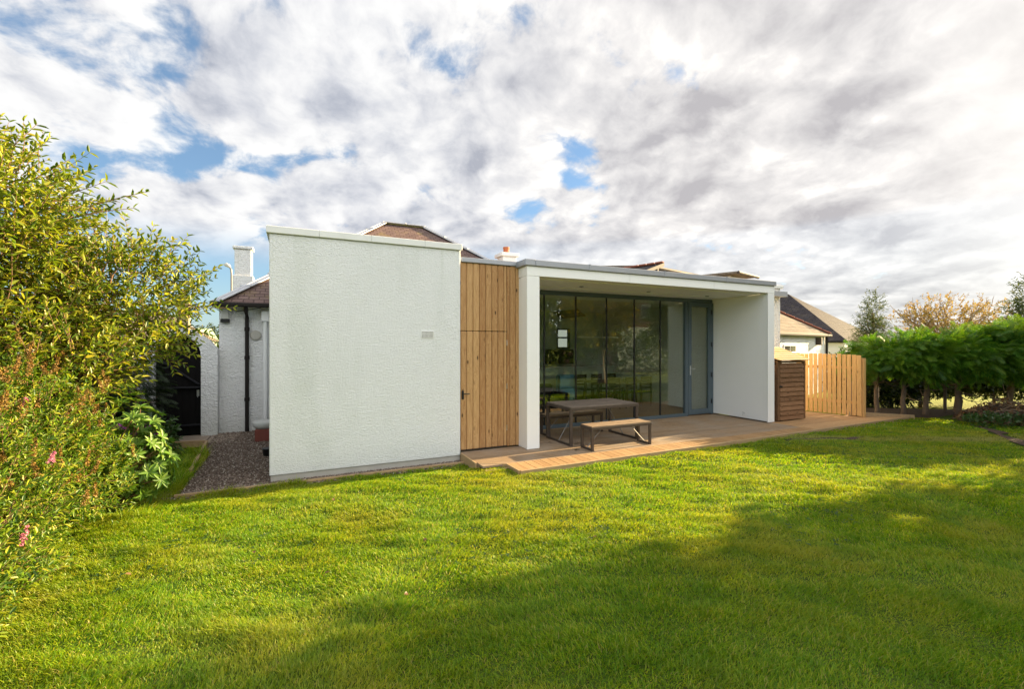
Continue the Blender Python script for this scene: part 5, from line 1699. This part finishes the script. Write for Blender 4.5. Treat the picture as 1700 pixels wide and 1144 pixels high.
# rhododendron: whorls of long leaves
def whorl_shrub():
    root = empty('rhododendron', (-2.0, 7.0, -.15), 0, 'rhododendron with long pale green leaves in whorls beside the path', 'shrub')
    base = np.array((-2.0, 7.0, -.15))
    n = 170
    P_, out_ = in_ellipsoids([((-1.82, 6.72, .78), (.42, .42, .50)), ((-1.72, 6.85, .42), (.40, .40, .40)), ((-2.0, 6.9, .5), (.5, .5, .5))], n, .6)
    P_ -= base
    ax = nrmz(out_ * .8 + np.array([0, 0, .45]) + rng.normal(size=(n, 3)) * .2)
    m_ = 9
    ref = nrmz(np.cross(ax, rand_dirs(n))); bi = np.cross(ax, ref)
    ang = np.arange(m_) * 2 * np.pi / m_ + rng.uniform(0, 6.28, (n, 1))
    dirs = ref[:, None] * np.cos(ang)[..., None] + bi[:, None] * np.sin(ang)[..., None] + ax[:, None] * .25 + rng.normal(size=(n, m_, 3)) * .12
    nn = np.broadcast_to(ax[:, None], (n, m_, 3)).reshape(-1, 3)
    PP = np.repeat(P_, m_, 0)
    L_ = rng.uniform(.085, .135, n * m_)
    V, Q = scatter(LEAF_V, LEAF_Q, PP, dirs.reshape(-1, 3), nn, L_, L_ * .40)
    np_mesh('foliage', V, Q, 'leaf_rhodo', root)
    mb = MB()
    for p in P_[::2]:
        mb.tube(limb_path((0, 0, 0), p, 4, .08, .15), [.014, .011, .009, .007, .005], 5, False)
    mb.build('stem', 'twig', root)


whorl_shrub()

# dark yew-like bush by the gate, hydrangea in flower
root = empty('yew_bush', (-2.95, 10.55, -.15), 0, 'dark drooping evergreen bush against the wall left of the gate', 'bush')
n = 4200
P_, out_ = in_ellipsoids([((0, .25, 1.05), (.62, .65, 1.05)), ((-.5, .1, .95), (.7, .7, 1.1)), ((-.9, .6, 1.1), (.8, .5, 1.1))], n, .3)
d = nrmz(out_ * np.array([1, 1, .2]) + np.array([0, 0, -.35]) + rng.normal(size=(n, 3)) * .35)
V, Q = scatter(SPV, SPQ, P_, d, np.array([0, 0, 1.]) + rng.normal(size=(n, 3)) * .3, rng.uniform(.16, .32, n))
np_mesh('foliage', V, Q, 'leaf_yew', root)
mb = MB()
for p in P_[::150]: mb.tube(limb_path((0, 0, 0), p, 4, .05, .1), [.03, .024, .018, .012, .006], 5, False)
mb.build('stem', 'twig', root)
hy, hP, hD, hL = shrub('hydrangea', (-2.42, 10.0, -.15), [((-2.42, 10.0, .18), (.42, .4, .32))], 160, (.12, .25), 4, .10, .6, 'leaf_hydrangea', 'hydrangea bush with magenta flower heads by the gate', 12, .008)
Vs, Qs, b_ = [], [], 0
for (x, y, z) in ((-2.52, 9.72, .58), (-2.38, 9.78, .52), (-2.30, 9.72, .42), (-2.22, 9.68, .26), (-2.12, 9.70, .18), (-2.62, 9.66, .48), (-2.45, 9.62, .40)):
    m_ = 130
    u = rand_dirs(m_)
    p = np.array([x + 2.42, y - 10.0, z + .15]) + u * np.array([.11, .11, .08])
    V, Q = scatter(LEAF_V, LEAF_Q, p, nrmz(np.cross(u, rand_dirs(m_))), u, rng.uniform(.022, .034, m_), .03)
    Vs.append(V); Qs.append(Q + b_); b_ += len(V)
np_mesh('flower_head', np.concatenate(Vs), np.concatenate(Qs), 'petal_magenta', hy)

# brush pile and ground cover at the far right
root = empty('brush_pile', (15.75, 4.95, -.1), 0, 'heap of dry brown twigs and leaves below the hedge', 'brush pile')
mb = MB()
for i in range(150):
    a = random.uniform(0, 6.28); r_ = random.uniform(0, .75); z = .62 * max(0, 1 - (r_ / .85) ** 1.5) * random.uniform(.3, 1)
    p = Vector((r_ * math.cos(a), r_ * math.sin(a), z)); q = Vector((random.gauss(0, 1), random.gauss(0, 1), random.gauss(0, .35))).normalized() * random.uniform(.15, .4)
    mb.tube([p - q, p + Vector((0, 0, .02)), p + q], [.006, .008, .003], 4, False)
mb.build('twig', 'bark_pale', root)
n = 1700
r_ = np.sqrt(rng.random(n)) * .9; a = rng.uniform(0, 6.28, n)
P_ = np.stack([r_ * np.cos(a), r_ * np.sin(a), .60 * (1 - (r_ / .95) ** 1.5) * rng.uniform(.5, 1.0, n)], 1)
V, Q = scatter(LEAF_V, LEAF_Q, P_, rand_dirs(n), rand_dirs(n) + np.array([0, 0, .7]), rng.uniform(.05, .1, n))
np_mesh('dry_leaf_layer', V, Q, 'leaf_dry', root)
mb = MB(); mb.lathe([(.9, -.1), (.75, .14), (.45, .36), (.1, .48)], (0, 0, 0), 16); mb.build('core', 'soil', root, True)
shrub('ground_cover', (14.75, 4.75, -.1), [((14.75, 4.85, .02), (.75, .4, .14)), ((15.3, 4.3, .02), (.5, .35, .13))], 260, (.06, .14), 3, .075, .7, 'leaf_hydrangea', 'low leafy green plants growing in front of the brush pile', 8, .004, cat='plant')
pv_ = MB().box(13.55, 14.4, 3.65, 4.2, -.15, -.05, .01).build('paving_slab', 'paving')
tag(pv_, 'single stone paving slab set in the lawn at the right edge', 'paving slab')
def scar(pts, w, label):
    mb = MB(); V_ = []
    for (x, y) in pts:
        n_ = len(V_) // 3
        k_ = w * (.6 + .4 * math.sin(x * 7)) * (0.25 if n_ in (0, len(pts) - 1) else 1)
        for t in (-1, 0, 1):
            yy = y + t * k_
            V_.append((x, yy, float(lawn_z(np.array(x), np.array(yy))) + .006 + (.012 if t == 0 else 0)))
    mb.poly(V_, [(i * 3 + j, (i + 1) * 3 + j, (i + 1) * 3 + j + 1, i * 3 + j + 1) for i in range(len(pts) - 1) for j in (0, 1)])
    struct(mb.build('bare_soil', 'soil', None, True), label)
scar([(8.7 + i * .14, 5.45 - (8.7 + i * .14 - 9.75) * .316 - .0526 * math.sin((8.7 + i * .14) * 9)) for i in range(13)], .085, 'thin bare soil scar in the lawn near the deck corner')
scar([(12.15 + i * .15, 3.95 + (12.15 + i * .15 - 12.9) * .663 - .06 * math.sin((12.15 + i * .15) * 7)) for i in range(15)], .19, 'dark bare soil patch in the lawn at the right edge')
# soil strip under the hedge
mb = MB(); mb.poly([(13.3, 7.2, -.075), (14.3, 6.0, -.075), (15.2, 5.1, -.07), (16.4, 4.0, -.07), (18.5, 3.0, -.07), (19.5, 5.0, -.07), (17.5, 6.6, -.07), (15.2, 8.2, -.075)], [(0, 1, 2, 3, 4, 5, 6, 7)])
struct(mb.build('soil_strip', 'soil'), 'bare earth under the hedge trunks')

# fallen leaves on the lawn
lf_me = None
for i, (x, y) in enumerate([(1.1, 4.25), (2.55, 6.05), (3.25, 5.25), (0.2, 4.0), (-.35, 4.7), (.75, 3.4), (1.5, 5.3), (-.9, 5.6), (2.6, 3.6), (4.8, 4.4), (6.0, 3.9), (8.2, 4.9), (7.2, 3.2), (0.4, 5.9), (-1.2, 4.6), (9.6, 3.3)]):
    z = float(lawn_z(np.array(x), np.array(y))) + .032
    if lf_me is None:
        V, Q = scatter(LEAF_V, LEAF_Q, np.zeros((1, 3)), np.array([[1., 0, .1]]), np.array([[0, .2, 1.]]), np.array([.045]), np.array([.036]))
        o = np_mesh('fallen_leaf', V, Q, 'leaf_dry'); lf_me = o.data
    else:
        o = bpy.data.objects.new('fallen_leaf', lf_me); COL.objects.link(o)
    o.location = (x, y, z); o.rotation_euler = (random.uniform(-.4, .4), random.uniform(-.4, .4), random.uniform(0, 6.28))
    tag(o, 'small dry brown leaf lying on the lawn', 'leaf', 'fallen leaves on the lawn')
